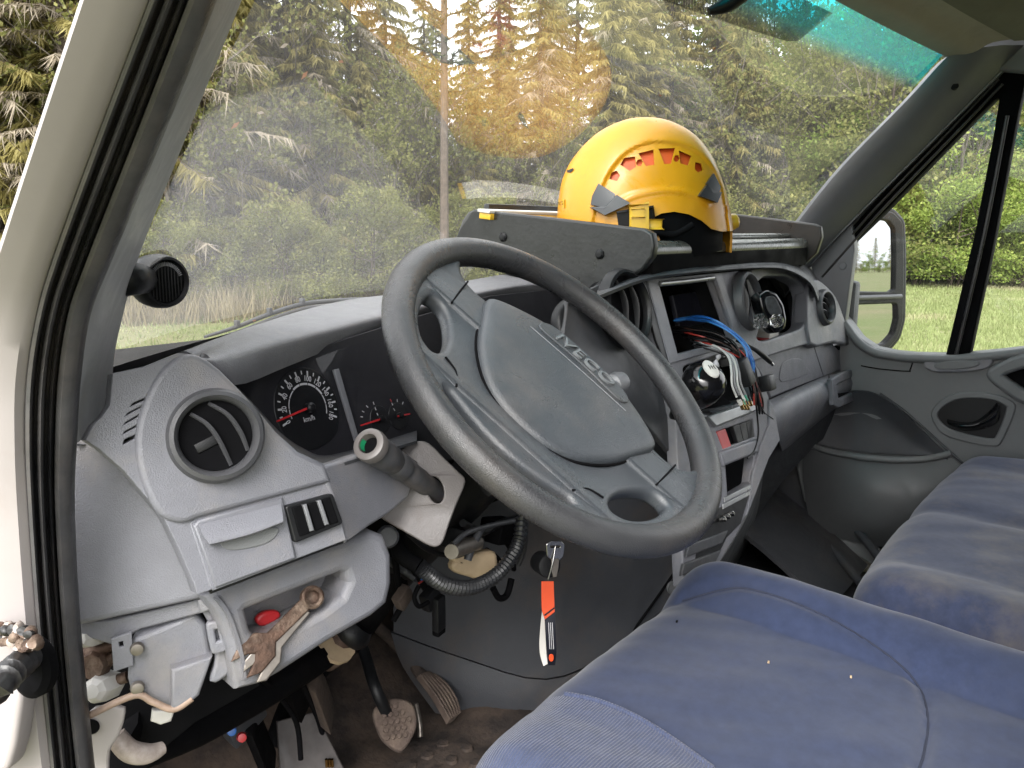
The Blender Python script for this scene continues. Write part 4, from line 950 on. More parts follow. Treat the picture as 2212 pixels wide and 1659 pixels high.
def surf_c(a, b):     # height towards the viewer of the shell at a,b
    lo, hi = 0, WID
    angs = [(math.atan2(q[1]-zb_, q[0]-ctr_a), math.hypot(q[1]-zb_, q[0]-ctr_a)) for q in prof_h]; angs.sort()
    t = math.atan2(b-zb_, a-ctr_a); rm = angs[-1][1]
    for (t0, r0), (t1, r1) in zip(angs, angs[1:]):
        if t0 <= t <= t1: rm = r0+(r1-r0)*(t-t0)/max(1e-9, t1-t0); break
    k = 1-(math.hypot(a-ctr_a, b-zb_)/rm)**2
    return WID*math.sqrt(max(0, k))
def hsurf(x, y, lift=0):      # picture position -> local a,b on the shell's near flank
    d = ray(x, y); c = .05
    for _ in range(25):
        o_ = hc+HS*c; s = (o_-CAM).dot(HS)/d.dot(HS); q = CAM+d*s-hc; a, b = q.dot(HL), q.dot(HU); c = .6*c+.4*(surf_c(a, b)*1.01+lift)
    return a, b, c
shell, bm = dome(1.0, YELLOW, 'shell', hel)
# press the side panel in and thicken
arch_o = [hsurf(*q)[:2] for q in [(1276, 478), (1286, 430), (1312, 370), (1350, 326), (1395, 305), (1440, 302), (1488, 314), (1530, 345), (1558, 392), (1568, 440)]]
arch_o = crv(arch_o, False, 4)
def inside(poly, a, b):
    c = False; j = len(poly)-1
    for i in range(len(poly)):
        if (poly[i][1] > b) != (poly[j][1] > b) and a < (poly[j][0]-poly[i][0])*(b-poly[i][1])/(poly[j][1]-poly[i][1])+poly[i][0]: c = not c
        j = i
    return c
def dist(poly, a, b):
    m_ = 9
    for (x0, y0_), (x1, y1_) in zip(poly, poly[1:]):
        dx, dy = x1-x0, y1_-y0_; t_ = max(0, min(1, ((a-x0)*dx+(b-y0_)*dy)/max(1e-12, dx*dx+dy*dy))); m_ = min(m_, math.hypot(a-x0-t_*dx, b-y0_-t_*dy))
    return m_
po_arch = arch_o+[(arch_o[-1][0], zb_-.05), (arch_o[0][0], zb_-.05)]
ridge = crv([hsurf(*q)[:2] for q in [(1340, 440), (1365, 425), (1410, 414), (1450, 411), (1490, 417), (1530, 440)]], False, 4)
bm.normal_update()
inner = {v: bm.verts.new(v.co-v.normal*.004) for v in list(bm.verts)}
for f in list(bm.faces): bm.faces.new([inner[v] for v in reversed(f.verts)])
for e in [e for e in bm.edges if e.is_boundary and e.verts[0] in inner and e.verts[1] in inner]:
    a, b = e.verts; bm.faces.new((b, a, inner[a], inner[b]))
bmesh.ops.recalc_face_normals(bm, faces=bm.faces); bm.to_mesh(shell.data); bm.free()
# vents and the ear arch are cut through
def prism(pts, c0, c1):
    n = len(pts); V = [H(a, b, c0) for a, b in pts]+[H(a, b, c1) for a, b in pts]
    F = [tuple(range(n)), tuple(reversed(range(n, 2*n)))]+[(i, i+n, (i+1) % n+n, (i+1) % n) for i in range(n)]
    o = mesh('cutter', V, F, None, None, 0)
    b_ = bmesh.new(); b_.from_mesh(o.data); bmesh.ops.recalc_face_normals(b_, faces=b_.faces); b_.to_mesh(o.data); b_.free(); return o
c2 = lambda x, y: (948.8+.38*x, 198.8+.38*y)
vents = [[(975, 490), (985, 460), (1010, 450), (1025, 475), (1010, 500)], [(1040, 410), (1060, 378), (1110, 372), (1115, 420), (1085, 440)], [(1124, 402), (1132, 386), (1150, 384), (1158, 398), (1148, 416), (1132, 416)],
         [(1145, 352), (1215, 335), (1220, 405), (1180, 412)], [(1258, 328), (1335, 325), (1318, 398), (1285, 400)], [(1338, 378), (1346, 362), (1362, 362), (1368, 378), (1358, 392), (1344, 392)], [(1372, 340), (1430, 365), (1415, 410), (1378, 400)], [(1462, 402), (1490, 410), (1498, 440), (1475, 452), (1460, 435)]]
def grow(vq, k=1.22):
    cx, cy = sum(q[0] for q in vq)/len(vq), sum(q[1] for q in vq)/len(vq); return [(cx+(x-cx)*k, cy+(y-cy)*k) for x, y in vq]
cut = [prism([hsurf(*c2(*q))[:2] for q in grow(vq)], .02, .16) for vq in vents]
ear = [hpx(*q) if q[1] > 520 or q[0] > 1590 else hsurf(*q)[:2] for q in [(1408, 540), (1412, 470), (1430, 461), (1458, 457), (1490, 463), (1518, 477), (1538, 494), (1560, 500), (1620, 497), (1620, 600), (1408, 600)]]
cut.append(prism(ear, .01, .2))
boolean(shell, cut)
inv = Matrix((HL, HU, HS))
for vtx in shell.data.vertices:      # the flanks are pressed in under an arched edge, with a low rib across
    q = inv @ (vtx.co-hc); sgn = 1 if q.z > 0 else -1; c = q.z*sgn
    if c > .03 and inside(po_arch, q.x, q.y):
        d_ = min(1, dist(arch_o, q.x, q.y)/.0075); q.z -= sgn*.0060*d_*d_*(3-2*d_)
        dr_ = dist(ridge, q.x, q.y)
        if dr_ < .008: q.z += sgn*.0030*(.5+.5*math.cos(math.pi*dr_/.008))
        vtx.co = hc+HL*q.x+HU*q.y+HS*q.z
shell.data.polygons.foreach_set('use_smooth', [True]*len(shell.data.polygons)); shell.data.set_sharp_from_angle(angle=R(32))
liner, bm2 = dome(.90, ORLINER, 'foam_liner', hel, drop=-.008)
bcut = hsurf(1400, 400)[1]
bmesh.ops.delete(bm2, geom=[f for f in bm2.faces if (f.calc_center_median()-hc).dot(HU) < bcut], context='FACES'); bm2.to_mesh(liner.data); bm2.free()
lin2, bm2 = dome(.885, BLACKM, 'inner_padding', hel, drop=-.008); bm2.to_mesh(lin2.data); bm2.free()
def on(x, y, lift): a, b, c = hsurf(x, y, lift); return H(a, b, c+lift-.004)
def patch(name, pts, lift, th, m):
    V = [on(*q, lift) for q in pts]; n = len(V); V += [p-HS*th for p in V]; c = sum(V[:n], Vector())/n+HS*.0015; V.append(c)
    F = [(i, (i+1) % n, 2*n) for i in range(n)]+[(i, i+n, (i+1) % n+n, (i+1) % n) for i in range(n)]
    return mesh(name, V, F, m, hel, 25)
cc = lambda l: [c2(*q) for q in l]
CLIPM = mat('clip_slate', (.035, .04, .048), .35, var=.08)
patch('lamp_clip', cc([(905, 520), (1000, 580), (990, 610), (935, 655), (860, 640), (870, 590)]), .006, .02, CLIPM)
patch('lamp_clip', cc([(1008, 585), (1085, 632), (940, 700), (858, 655), (930, 665)]), .008, .02, CLIPM)
patch('lamp_clip', cc([(1560, 462), (1600, 540), (1590, 570), (1540, 560), (1520, 520)]), .006, .02, CLIPM)
patch('lamp_clip', cc([(1520, 530), (1560, 565), (1605, 570), (1580, 628), (1475, 590)]), .008, .02, CLIPM)
patch('edge_mark', cc([(725, 445), (760, 432), (764, 440), (745, 458), (728, 456)]), .0045, .004, BLACK)
lb = patch('brand_label', cc([(678, 606), (711, 610), (711, 660), (677, 655)]), .005, .003, YELLOWB)
la, lb2 = on(*c2(682, 655), .0065), on(*c2(682, 608), .0065)
M_ = Matrix.Translation((on(*c2(694, 634), .0075))) @ Matrix((HL*-1, HU, HS)).transposed().to_4x4()
textmesh('label_lettering', 'PETZL', .0075, M_, .0006, BLACK, lb, sx=.6)
# chin strap hardware
bk = H(*[hsurf(*c2(1120, 720))[i]+(0, 0, .012)[i] for i in range(3)])
box('strap_base', bk-HS*.006-HU*.004, (HL, HU, HS), (.026, .017, .005), BLACK, hel, .003)
box('buckle', bk+HS*.003+HU*.002, (HL+HU*.12, HU-HL*.12, HS), (.0125, .019, .006), YELLOWB, hel, .004)
box('buckle_button', bk+HS*.009+HU*.008, (HL+HU*.12, HU-HL*.12, HS), (.009, .006, .002), YELLOWB, hel, .0015)
bk2 = H(*[hsurf(*c2(1215, 752))[i]+(0, 0, .006)[i] for i in range(3)])
box('strap_slider', bk2, (HL+HU*.15, HU-HL*.15, HS), (.013, .008, .005), YELLOWB, hel, .003)
tube('chin_strap', [bk-HU*.02, bk2+HS*.004-HU*.012, bk2-HL*.03-HU*.02, bk2-HL*.06-HU*.01], .005, BLACKM, hel)
for k in range(5):
    p = H(*hsurf(1432+20*k, 486+(2-k)**2*1.2-6)[:2], .06); box('headband', p, (HL, HU, HS), (.006, .010, .004), BLACK, hel, .001)
    if k < 4: box('pad', H(*hsurf(1442+20*k, 478+(k-1.5)**2*2)[:2], .055), (HL, HU, HS), (.009, .007, .004), ORLINER, hel, .002)
lathe('adjuster_wheel', H(*hpx(1586, 478), 0), HL*-1+HU*.1, [(.012, -.012), (.014, -.004), (.012, .004), (.006, .008), (0, .009)], YELLOWB, hel, 16)
# ------------------------------------------------------------------ gear lever, wires, gadget in the centre
gl = thing('gear_lever', DS.off(-.05).hit(1545, 900), 'black ball topped gear lever with a white shift badge', 'gear lever')
kc = DS.off(.055).hit(1519, 828)
lathe('knob', kc, Vector((-.25, -.45, .85)), [(0, -.045), (.012, -.045), (.018, -.036), (.028, -.018), (.0325, 0), (.031, .012), (.024, .022), (.013, .0275), (0, .029)], GLOSSB, gl, 36, smooth=70)
ka = Vector((-.25, -.45, .85)).normalized()
bt = (ka*.55+(CAM-kc).normalized()*.55+Vector((.35, 0, .2))).normalized()
lathe('shift_badge', kc, bt, [(.0145, .0285), (.0140, .0308), (.008, .0328), (0, .0335)], WHITEP, gl, 28, sx=.75, sy=1.2)
ub, vb, zb2 = frame(bt)
for k in (-1, 0, 1): tube('badge_mark', [kc+zb2*.0335+ub*(k*.004)+vb*.004, kc+zb2*.0335+ub*(k*.004)-vb*.004], .0005, BLACK, gl, res=1, curved=False)
tube('badge_mark', [kc+zb2*.0337-ub*.004, kc+zb2*.0337+ub*.004], .0005, BLACK, gl, res=1, curved=False)
tube('lever_shaft', [kc-ka*.04, kc-ka*.075+Vector((.005, .02, 0)), DS.off(-.06).hit(1548, 905)], [.010, .012, .014], BLACK, gl)
lathe('lever_boot', DS.off(-.055).hit(1545, 905), ka, [(.045, -.02), (.043, 0), (.032, .012), (.030, .018), (.022, .026), (.02, .034), (.012, .04)], BLACKM, gl, 28)
# harness pulled out of the empty radio slot
wh = thing('radio_harness', DS.off(.01).hit(1600, 800), 'loose bundle of blue and black radio wires hanging from the dashboard slot', 'wiring')
random.seed(11)
def wire(name, pts, r, m, jit=3, par=wh):
    P_ = []
    for x, y, h in pts: P_.append(DS.off(h).hit(x+random.uniform(-jit, jit), y+random.uniform(-jit, jit)))
    return tube(name, P_, r, m, par, res=2)
for k in range(7):
    wire('blue_wire', [(1455+3*k, 692, -.06), (1500, 690-1.5*k, -.02), (1545, 700-2*k, .02), (1585+k, 722, .045), (1608+k, 750, .055), (1618+1.5*k, 780, .055), (1622+k, 815, .05)], .0014, BLUEW if k % 3 else mat('blue_wire_light', (.06, .28, .7), .35), 4)
for k in range(20):
    wire('black_wire', [(1450+3*k, 705+2*k, -.06), (1500, 708+2*k, -.02), (1550, 722+2*k, .02), (1588+k, 745+2*k, .045), (1610+k, 785+k, .052), (1620+1.3*k, 830+2*k, .05), (1628+k, 860+2*k, .045)], .0014, [BLACKM, BLACK, BLACKM, mat('brown_wire', (.05, .022, .016), .5), BLACKM, BLACK, REDW][k % 7], 6)
for k in range(4):
    wire('white_wire', [(1500, 740+3*k, -.02), (1545, 748+2*k, .02), (1572+4*k, 770, .045), (1580+5*k, 800, .055), (1582+6*k, 830, .055), (1592+7*k, 858, .055)], .0018, WHITEW if k % 2 == 0 else mat('grey_wire', (.25, .25, .26), .45), 1)
for k in range(7):
    x, y = 1596+6*(k % 4), 856+8*(k//4)
    p = DS.off(.056).hit(x, y); q = DS.off(.056).hit(x+9, y+20)
    pl_ = tube('plug_sleeve', [p, lerp(p, q, .5)], .0036, [BLACK, WHITEP, mat('green_sleeve', (.03, .25, .15), .4)][k % 3], wh, curved=False)
    tube('plug_pin', [lerp(p, q, .5), q], .0028, BRASS, wh, curved=False)
wire('aerial_lead', [(1590, 735, .03), (1625, 752, .05), (1645, 765, .052), (1664, 782, .05)], [.0022, .003, .0045, .004], BLACK, 0)
tube('aerial_plug', [DS.off(.05).hit(1661, 779), DS.off(.05).hit(1669, 788)], .003, CHROME, wh, curved=False)
box('wire_connector', DS.off(.05).hit(1655, 828), (DS.u, DS.v, DS.n), (.012, .013, .012), BLACK, wh, .003)
box('wire_connector', DS.off(.05).hit(1605, 805), (DS.u+DS.v*.3, DS.v-DS.u*.3, DS.n), (.012, .022, .012), BLACK, wh, .003)
wire('hanging_wire', [(1638, 850, .03), (1648, 862, .012), (1640, 880, .008), (1652, 892, .008), (1670, 905, .008)], .0011, BLACK, 0)
wire('hanging_wire', [(1630, 845, .03), (1636, 900, .008), (1638, 940, .008), (1628, 975, .008), (1615, 990, .008)], .0016, BLACK, 0)
for q in ((1540, 770), (1555, 762), (1570, 778), (1536, 790)): box('clip_bracket', DS.off(-.02).hit(*q), (DS.u+DS.v*.4, DS.v-DS.u*.4, DS.n), (.010, .008, .01), random.choice([BLACK, SILVER, STEEL]), dash, .002)
box('gear_gate', DS.off(-.03).hit(1580, 880), (DS.u, DS.v, DS.n), (.05, .008, .03), MID, dash, .003)
# gadget clipped to the vent
gd = thing('vent_gadget', DS.off(.03).hit(1645, 700), 'glossy black gadget with clear crystals clipped to the centre vent', 'gadget')
gp = Plane(DS.off(.035).hit(1665, 670), (-.45, -.85, .2))
plate('gadget_body', [(1647, 642), (1660, 633), (1676, 638), (1690, 660), (1696, 690), (1693, 706), (1680, 712), (1668, 700), (1652, 665)], gp, .028, .006, GLOSSB, gd, rd=.2)
plate('gadget_face', crv([(1656, 645), (1672, 642), (1684, 662), (1688, 678), (1672, 682), (1660, 668)]), gp.off(.003), .003, .001, mat('smoked_face', (.10, .10, .105), .12, var=.3, vscale=120), gd)
tube('gadget_arm', [vcr+Vector((0, -.01, .01)), gp.off(-.01).hit(1636, 645), gp.off(-.01).hit(1652, 650)], .008, BLACK, gd)
for q, s in (((1640, 690), .011), ((1648, 698), .010), ((1677, 694), .013), ((1636, 702), .008)):
    lathe('crystal', gp.off(.01).hit(*q), (-.5, -.6, .6), [(0, -s*1.2), (s*.8, -s*.5), (s, s*.2), (s*.5, s), (0, s)], CRYSTAL, gd, 7, smooth=0)
# odds and ends in the cubby
pk = thing('red_packet', DPS.off(-.05).hit(1640, 735), 'red and white packet lying in the dark dashboard cubby', 'packet')
box('packet_bottom', DPS.off(-.03).hit(1646, 736), ((1, .1, 0), (0, 1, 0), (0, 0, 1)), (.035, .02, .008), REDP, pk, .003)
box('packet_top', DPS.off(-.03).hit(1652, 721), ((1, .1, 0), (0, 1, 0), (0, 0, 1)), (.033, .02, .009), WHITEP, pk, .003)

# ------------------------------------------------------------------ rusty spanner in the storage pocket
wrn = thing('rusty_spanner', DP.off(-.01).hit(600, 1380), 'rusty combination spanner lying across the open storage pocket', 'spanner')
W1 = Plane(DP.off(.004).hit(600, 1370), (-.30, -.85, .42))
r0, r1 = W1.hit(676, 1290), W1.hit(549, 1416)
d = (r1-r0).normalized(); sN = d.cross(W1.n).normalized()
def wl(a, b): return ((r0+d*a+sN*b-W1.p).dot(W1.u), (r0+d*a+sN*b-W1.p).dot(W1.v))
Lw = (r1-r0).length
jaw = [(Lw-.020, .004), (Lw-.012, .0125), (Lw+.004, .014), (Lw+.012, .010), (Lw+.001, .0055), (Lw-.004, .0), (Lw+.001, -.0055), (Lw+.012, -.010), (Lw+.004, -.014), (Lw-.012, -.0125), (Lw-.020, -.004)]
shaft = [(.008, -.0042)]+[(.008, .0042)]
sheet('spanner_body', [[wl(*q) for q in [(.006, .0045)]+jaw+[(.006, -.0045)]]], W1.mat(), .006, .0018, RUST, wrn, 50)
lathe('ring_end', r0-W1.n*.0035, W1.n, [(.0062, -.004), (.0062, .004), (.0085, .0055), (.0105, .004), (.011, 0), (.0105, -.004), (.0085, -.0055), (.0062, -.004)], RUST, wrn, 24)
wr2 = thing('steel_spanner', DP.off(-.01).hit(620, 1390), 'second worn steel spanner lying against the rusty one', 'spanner')
W2 = W1.off(-.002); r0, r1 = W2.hit(660, 1318), W2.hit(566, 1432); d = (r1-r0).normalized(); sN = d.cross(W2.n).normalized(); Lw = (r1-r0).length
jaw = [(Lw-.020, .004), (Lw-.010, .0115), (Lw+.008, .012), (Lw+.012, .008), (Lw-.002, .004), (Lw-.002, -.004), (Lw+.012, -.008), (Lw+.008, -.012), (Lw-.010, -.0115), (Lw-.020, -.004)]
sheet('spanner_body', [[((r0+d*a+sN*b-W2.p).dot(W2.u), (r0+d*a+sN*b-W2.p).dot(W2.v)) for a, b in [(0, .004)]+jaw+[(0, -.004)]]], W2.mat(), .005, .0015, STEEL, wr2, 50)
rc = thing('red_clip', DP.off(-.03).hit(580, 1345), 'small red plastic clip beside the spanners in the pocket', 'clip')
plate('clip_body', crv([(561, 1340), (572, 1330), (592, 1326), (601, 1331), (588, 1340), (570, 1347)]), DP.off(-.030), .008, .003, REDP, rc)

# ------------------------------------------------------------------ ignition key with strap
KX = -.335
kpl = Plane(PX(1195, 1190, KX), (-.55, -.80, .1))
key = thing('ignition_key', kpl.hit(1195, 1250), 'steel ignition key in the lock with an orange and navy strap hanging below', 'key')
plate('key_bow', rnd([(1181, 1176), (1190, 1170), (1212, 1170), (1219, 1178), (1216, 1202), (1206, 1212), (1196, 1212), (1183, 1202)], .3), kpl, .0024, .0008, CHROME, key, holes=[rnd([(1188, 1178), (1211, 1178), (1211, 1184), (1188, 1184)], .3)])
plate('key_blade', [(1193, 1208), (1207, 1208), (1206, 1225), (1202, 1245), (1196, 1246), (1192, 1230)], kpl.off(.0006), .0026, .0007, STEEL, key)
lathe('key_lock', kpl.off(-.02).hit(1186, 1222), (-.5, -.8, .2), [(.015, -.03), (.0165, 0), (.015, .003), (.010, .004), (0, .003)], BLACK, key, 28)
tube('split_ring', [kpl.hit(1200, 1180)+Vector((0, 0, 0)), kpl.off(.004).hit(1194, 1215), kpl.off(.002).hit(1184, 1252)], .0009, CHROME, key)
def ribbon(name, L_, R_, m, th=.0012):
    rows = [[kpl.off(h).hit(x, y) for x, y, h in L_], [kpl.off(h).hit(x, y) for x, y, h in R_]]
    return loft(name, rows, m, key, n=4, thick=th)
ribbon('strap_orange', [(1170, 1256, 0), (1170, 1290, .001), (1171, 1318, .002), (1177, 1338, .003)], [(1196, 1256, 0), (1197, 1290, .001), (1197.5, 1306, .002), (1198, 1322, .003)], ORANGE)
ribbon('strap_navy', [(1177, 1339, .003), (1179, 1375, .005), (1182, 1410, .003), (1184, 1437, -.002)], [(1198, 1323, .003), (1201, 1370, .005), (1202, 1410, .003), (1199, 1437, -.002)], NAVY)
ribbon('strap_white', [(1173, 1300, -.004), (1166, 1370, -.014), (1166, 1410, -.012), (1174, 1439, -.006)], [(1176, 1300, -.002), (1178, 1370, -.006), (1180, 1410, -.005), (1183, 1434, -.003)], WHITEP)
plate('strap_emblem', ell(1191, 1421, 5, 8, 20), kpl.off(.0055), .0008, .0002, ORANGE, key)
for x in (1186, 1190, 1194): tube('strap_print', [kpl.off(.0062).hit(x-1, 1345), kpl.off(.0068).hit(x+.5, 1375), kpl.off(.006).hit(x+2, 1402)], .0005, INKW, key, res=1)
plate('strap_stripe', [(1176, 1328), (1197, 1312), (1197.5, 1315), (1176.5, 1331)], kpl.off(.0042), .0005, .0001, NAVY, key)

# ------------------------------------------------------------------ engine cowl, hoses and clutter under the dashboard
COWL = mat('cowl_plastic', (.062, .066, .076), .5, var=.12, vscale=10, bump=.2, bscale=700, dirt=(.11, .085, .065), dscale=5, dlo=.5, dhi=.8)
cw = thing('engine_cowl', (-.1, .3, FLOOR), 'dark grey engine cowl panel between footwell and centre console', 'cowl')
rows = [
  [PY(850, 960, .42), PY(1000, 950, .36), PY(1180, 940, .28), PY(1360, 900, .20), PY(1480, 880, .15)],
  [PY(850, 1150, .40), PY(1000, 1140, .34), PY(1180, 1130, .26), PY(1360, 1120, .18), PY(1500, 1110, .12)],
  [PY(850, 1250, .40), PY(1000, 1250, .33), PY(1180, 1250, .24), PY(1360, 1230, .16), PY(1490, 1200, .11)],
  [PY(850, 1365, .41), PY(1000, 1420, .33), PY(1180, 1466, .22), PY(1330, 1400, .15), PY(1470, 1280, .10)],
]
loft('upper_panel', rows, COWL, cw, thick=.006)
rows = [
  [PY(845, 1367, .415), PY(1000, 1423, .335), PY(1180, 1469, .225), PY(1335, 1404, .155), PY(1475, 1284, .105)],
  [PY(870, 1440, .41), PY(1000, 1490, .33), PY(1180, 1520, .22), PY(1340, 1480, .14), PY(1480, 1380, .09)],
  [PY(940, 1540, .37), PY(1040, 1565, .31), PY(1180, 1590, .22), PY(1340, 1580, .12), PY(1480, 1500, .08)],
]
loft('lower_panel', rows, COWL, cw, thick=.006)
tube('panel_seam', [PY(1345, 1395, .147), PY(1420, 1290, .118), PY(1480, 1205, .105), PY(1530, 1150, .10)], .0025, BLACKM, cw)
lathe('cowl_plug', PY(1452, 1270, .10), (-.4, -.8, .3), [(.012, 0), (.011, .004), (0, .005)], SILVER, cw, 18)
# pedals
bp = thing('brake_pedal', PY(850, 1560, .30), 'muddy rounded brake pedal on a thin black arm', 'pedal')
BPp = Plane(PY(852, 1565, .30), (-.35, -.55, .75))
plate('pedal_pad', crv([(812, 1536), (826, 1522), (852, 1513), (884, 1521), (894, 1545), (892, 1575), (872, 1610), (858, 1613), (832, 1592), (818, 1564)]), BPp, .016, .004, PEDALM, bp)
for i in range(5):
    for j in range(5):
        x, y = 828+13*j+2*i, 1530+16*i-2*j
        if (x-853)**2/34**2+(y-1562)**2/44**2 < .9: lathe('pad_stud', BPp.off(.0005).hit(x, y), BPp.n, [(.0045, 0), (.0035, .003), (0, .0035)], PEDALM, bp, 8)
tube('pedal_arm', [PY(765, 1340, .42), PY(790, 1420, .38), PY(812, 1490, .33), BPp.off(-.012).hit(840, 1550)], .009, BLACK, bp)
tube('pedal_link', [PY(898, 1520, .31), PY(906, 1560, .30), PY(908, 1592, .29)], .004, STEEL, bp)
ap = thing('accelerator_pedal', PY(950, 1500, .33), 'long ribbed muddy accelerator pedal beside the cowl', 'pedal')
rows = [[PY(x, y, Y) for x, y, Y in q] for q in ([(905, 1458, .37), (935, 1498, .34), (955, 1530, .32), (970, 1556, .30)], [(925, 1450, .37), (958, 1486, .34), (976, 1520, .32), (986, 1548, .30)], [(940, 1456, .372), (968, 1478, .345), (988, 1510, .325), (995, 1538, .305)])]
loft('pedal_pad', rows, PEDALM, ap, thick=.010)
for k in range(6):
    t = .08+.17*k
    A_ = [lerp(rows[0][i], rows[2][i], t)+(CAM-rows[1][i]).normalized()*.006 for i in range(4)]
    tube('pad_rib', A_, .0022, PEDALM, ap, res=2)
tube('pedal_arm', [PY(800, 1340, .45), PY(850, 1385, .43), PY(885, 1425, .41), PY(915, 1465, .375)], .010, FLOORM, ap)
# corrugated loom
ch = thing('corrugated_hose', PY(995, 1270, .12), 'black corrugated cable sleeve looping below the steering column', 'hose')
hp = crv([PY(905, 1222, .12), PY(921, 1236, .115), PY(952, 1259, .11), PY(994, 1270, .105), PY(1033, 1264, .105), PY(1073, 1241, .105), PY(1104, 1204, .105), PY(1122, 1165, .11), PY(1128, 1110, .12)], False, 11)
tube('sleeve', hp, [.0085+(.0014 if k % 2 else -.0008) for k in range(len(hp))], mat('sleeve_black', (.022, .023, .026), .38, var=.15), ch, res=5, curved=False, smooth=20)
tube('taped_end', [PY(850, 1165, .16), PY(870, 1200, .14), PY(905, 1223, .12)], [.010, .010, .0095], BLACKM, ch)
# cream taped block
cb_ = thing('taped_block', PY(1030, 1220, .14), 'cream taped lump wedged among the black cables', 'block')
plate('block', crv([(978, 1192), (1008, 1196), (1016, 1204), (1060, 1198), (1068, 1210), (1066, 1235), (1046, 1248), (1020, 1240), (988, 1230), (985, 1220), (1000, 1216), (985, 1208)], True, 3), Plane(PY(1030, 1220, .14), (-.45, -.85, .2)), .02, .005, CREAM, cb_)
lp_ = thing('chromed_bolt', PY(960, 1195, .09), 'chromed bolt head showing beneath the cover plate', 'bolt')
tube('bolt_body', [PY(975, 1192, .10), PY(990, 1184, .11), PY(1030, 1172, .13)], [.009, .0105, .010], STEEL, lp_)
# tangle of small black cables behind
random.seed(5)
tg = thing('cable_tangle', PY(950, 1250, .2), 'tangle of black cables and plugs hanging behind the column', 'cables')
paths = [[(830, 1130, .16), (850, 1160, .18), (880, 1210, .2), (900, 1240, .2), (930, 1290, .2)], [(1000, 1130, .12), (1040, 1150, .13), (1080, 1130, .14), (1120, 1120, .15)],
  [(1050, 1190, .15), (1075, 1210, .15), (1080, 1230, .16), (1060, 1240, .17)], [(1065, 1270, .14), (1078, 1292, .14), (1095, 1285, .14), (1105, 1250, .14)], [(980, 1175, .1), (1010, 1150, .1), (1060, 1135, .11), (1110, 1125, .12)],
  [(1010, 1210, .12), (1020, 1180, .12), (1040, 1140, .12)], [(850, 1180, .2), (860, 1260, .22), (870, 1300, .24), (850, 1340, .25)], [(905, 1265, .17), (895, 1290, .17), (905, 1310, .17), (925, 1300, .17)], [(1085, 1160, .15), (1105, 1190, .16), (1110, 1230, .17)],
  [(820, 1200, .22), (870, 1230, .22), (900, 1250, .2)], [(880, 1150, .14), (930, 1190, .14), (990, 1200, .15), (1040, 1170, .16)], [(1130, 1110, .12), (1136, 1150, .12), (1132, 1190, .13), (1120, 1220, .14)]]
for q in paths: tube('cable', [PY(*p) for p in q], random.uniform(.003, .0055), random.choice([BLACK, BLACKM, BLACKM, MID]), tg, res=3)
box('plug', PY(948, 1325, .18), ((1, .2, 0), (0, 1, 0), (0, 0, 1)), (.010, .006, .024), BLACK, tg, .002)
box('plug', PY(948, 1350, .18), ((1, .2, 0), (0, 1, 0), (0, 0, 1)), (.0095, .006, .013), BLACKM, tg, .002)
box('plug', PY(930, 1290, .19), ((1, .2, .3), (0, 1, 0), (-.3, 0, 1)), (.016, .008, .012), BLACK, tg, .002)
box('plug', PY(870, 1290, .21), ((1, .2, .5), (0, 1, 0), (-.5, 0, 1)), (.014, .008, .010), FLOORM, tg, .002)
box('relay', PY(1000, 1160, .15), ((1, .2, -.3), (0, 1, 0), (.3, 0, 1)), (.03, .02, .014), BLACK, tg, .003)
box('relay', PY(1080, 1145, .16), ((1, .2, -.3), (0, 1, 0), (.3, 0, 1)), (.03, .02, .016), BLACKM, tg, .003)
tube('red_lead', [PY(905, 1260, .16), PY(925, 1250, .16), PY(940, 1268, .16)], .0012, REDW, tg); tube('blue_lead', [PY(910, 1252, .16), PY(930, 1245, .16), PY(938, 1262, .16)], .0014, BLUEW, tg)
lathe('column_bolt', PY(838, 1160, .12), (-.6, -.7, .3), [(.0125, -.02), (.0125, 0), (.010, .003), (0, .003)], MID, tg, 18)
# big steering universal joint shaft and heater pipes at the lower left
jt = thing('steering_shaft', PY(700, 1420, .3), 'dirty steering shaft with brown joint running down to the floor', 'shaft')
tube('lower_shaft', [WC-Wn*.35, PY(760, 1370, .33), PY(705, 1420, .35), PY(640, 1500, .40), PY(600, 1600, .42)], [.022, .024, .020, .018, .018], BLACKM, jt)
tube('joint', [PY(745, 1375, .31), PY(715, 1400, .32), PY(695, 1425, .33)], [.022, .027, .022], RUST, jt)
tube('joint_band', [PY(728, 1388, .30), PY(722, 1394, .305)], .029, CREAM, jt, curved=False)
tube('joint_boot', [PY(775, 1345, .30), PY(760, 1362, .305), PY(748, 1374, .31)], [.024, .030, .026], BLACK, jt)
hh = thing('heater_pipes', PY(500, 1560, .3), 'black rubber pipes and brackets running across the dark footwell', 'pipes')
for q, r in (([(300, 1620, .24), (430, 1570, .26), (560, 1500, .28), (660, 1440, .3), (720, 1400, .32)], .020), ([(250, 1560, .22), (300, 1590, .24), (330, 1570, .26), (420, 1560, .28)], .022), ([(640, 1405, .3), (655, 1480, .32), (690, 1560, .33), (712, 1659, .33)], .004), ([(560, 1460, .25), (600, 1500, .28), (640, 1560, .3), (650, 1640, .3)], .0035)):
    tube('pipe', [PY(*p) for p in q], r, BLACKM, hh)
for k, (x, y) in enumerate(((460, 1500), (520, 1540), (600, 1440), (640, 1480), (400, 1480), (690, 1500), (560, 1600))):
    box('pipe_bracket', PY(x, y, .34), ((1, .2*k, .3), (0, 1, .2), (-.3, 0, 1)), (.03, .015, .02+.004*k), [BLACKM, MID, FLOORM][k % 3], hh, .004)
for c_, q in ((BLUEW, (500, 1578)), (REDP, (522, 1592))): lathe('pipe_cap', PY(*q, .27), (-.4, -.8, .3), [(.006, 0), (.005, .006), (0, .007)], c_, hh, 12)
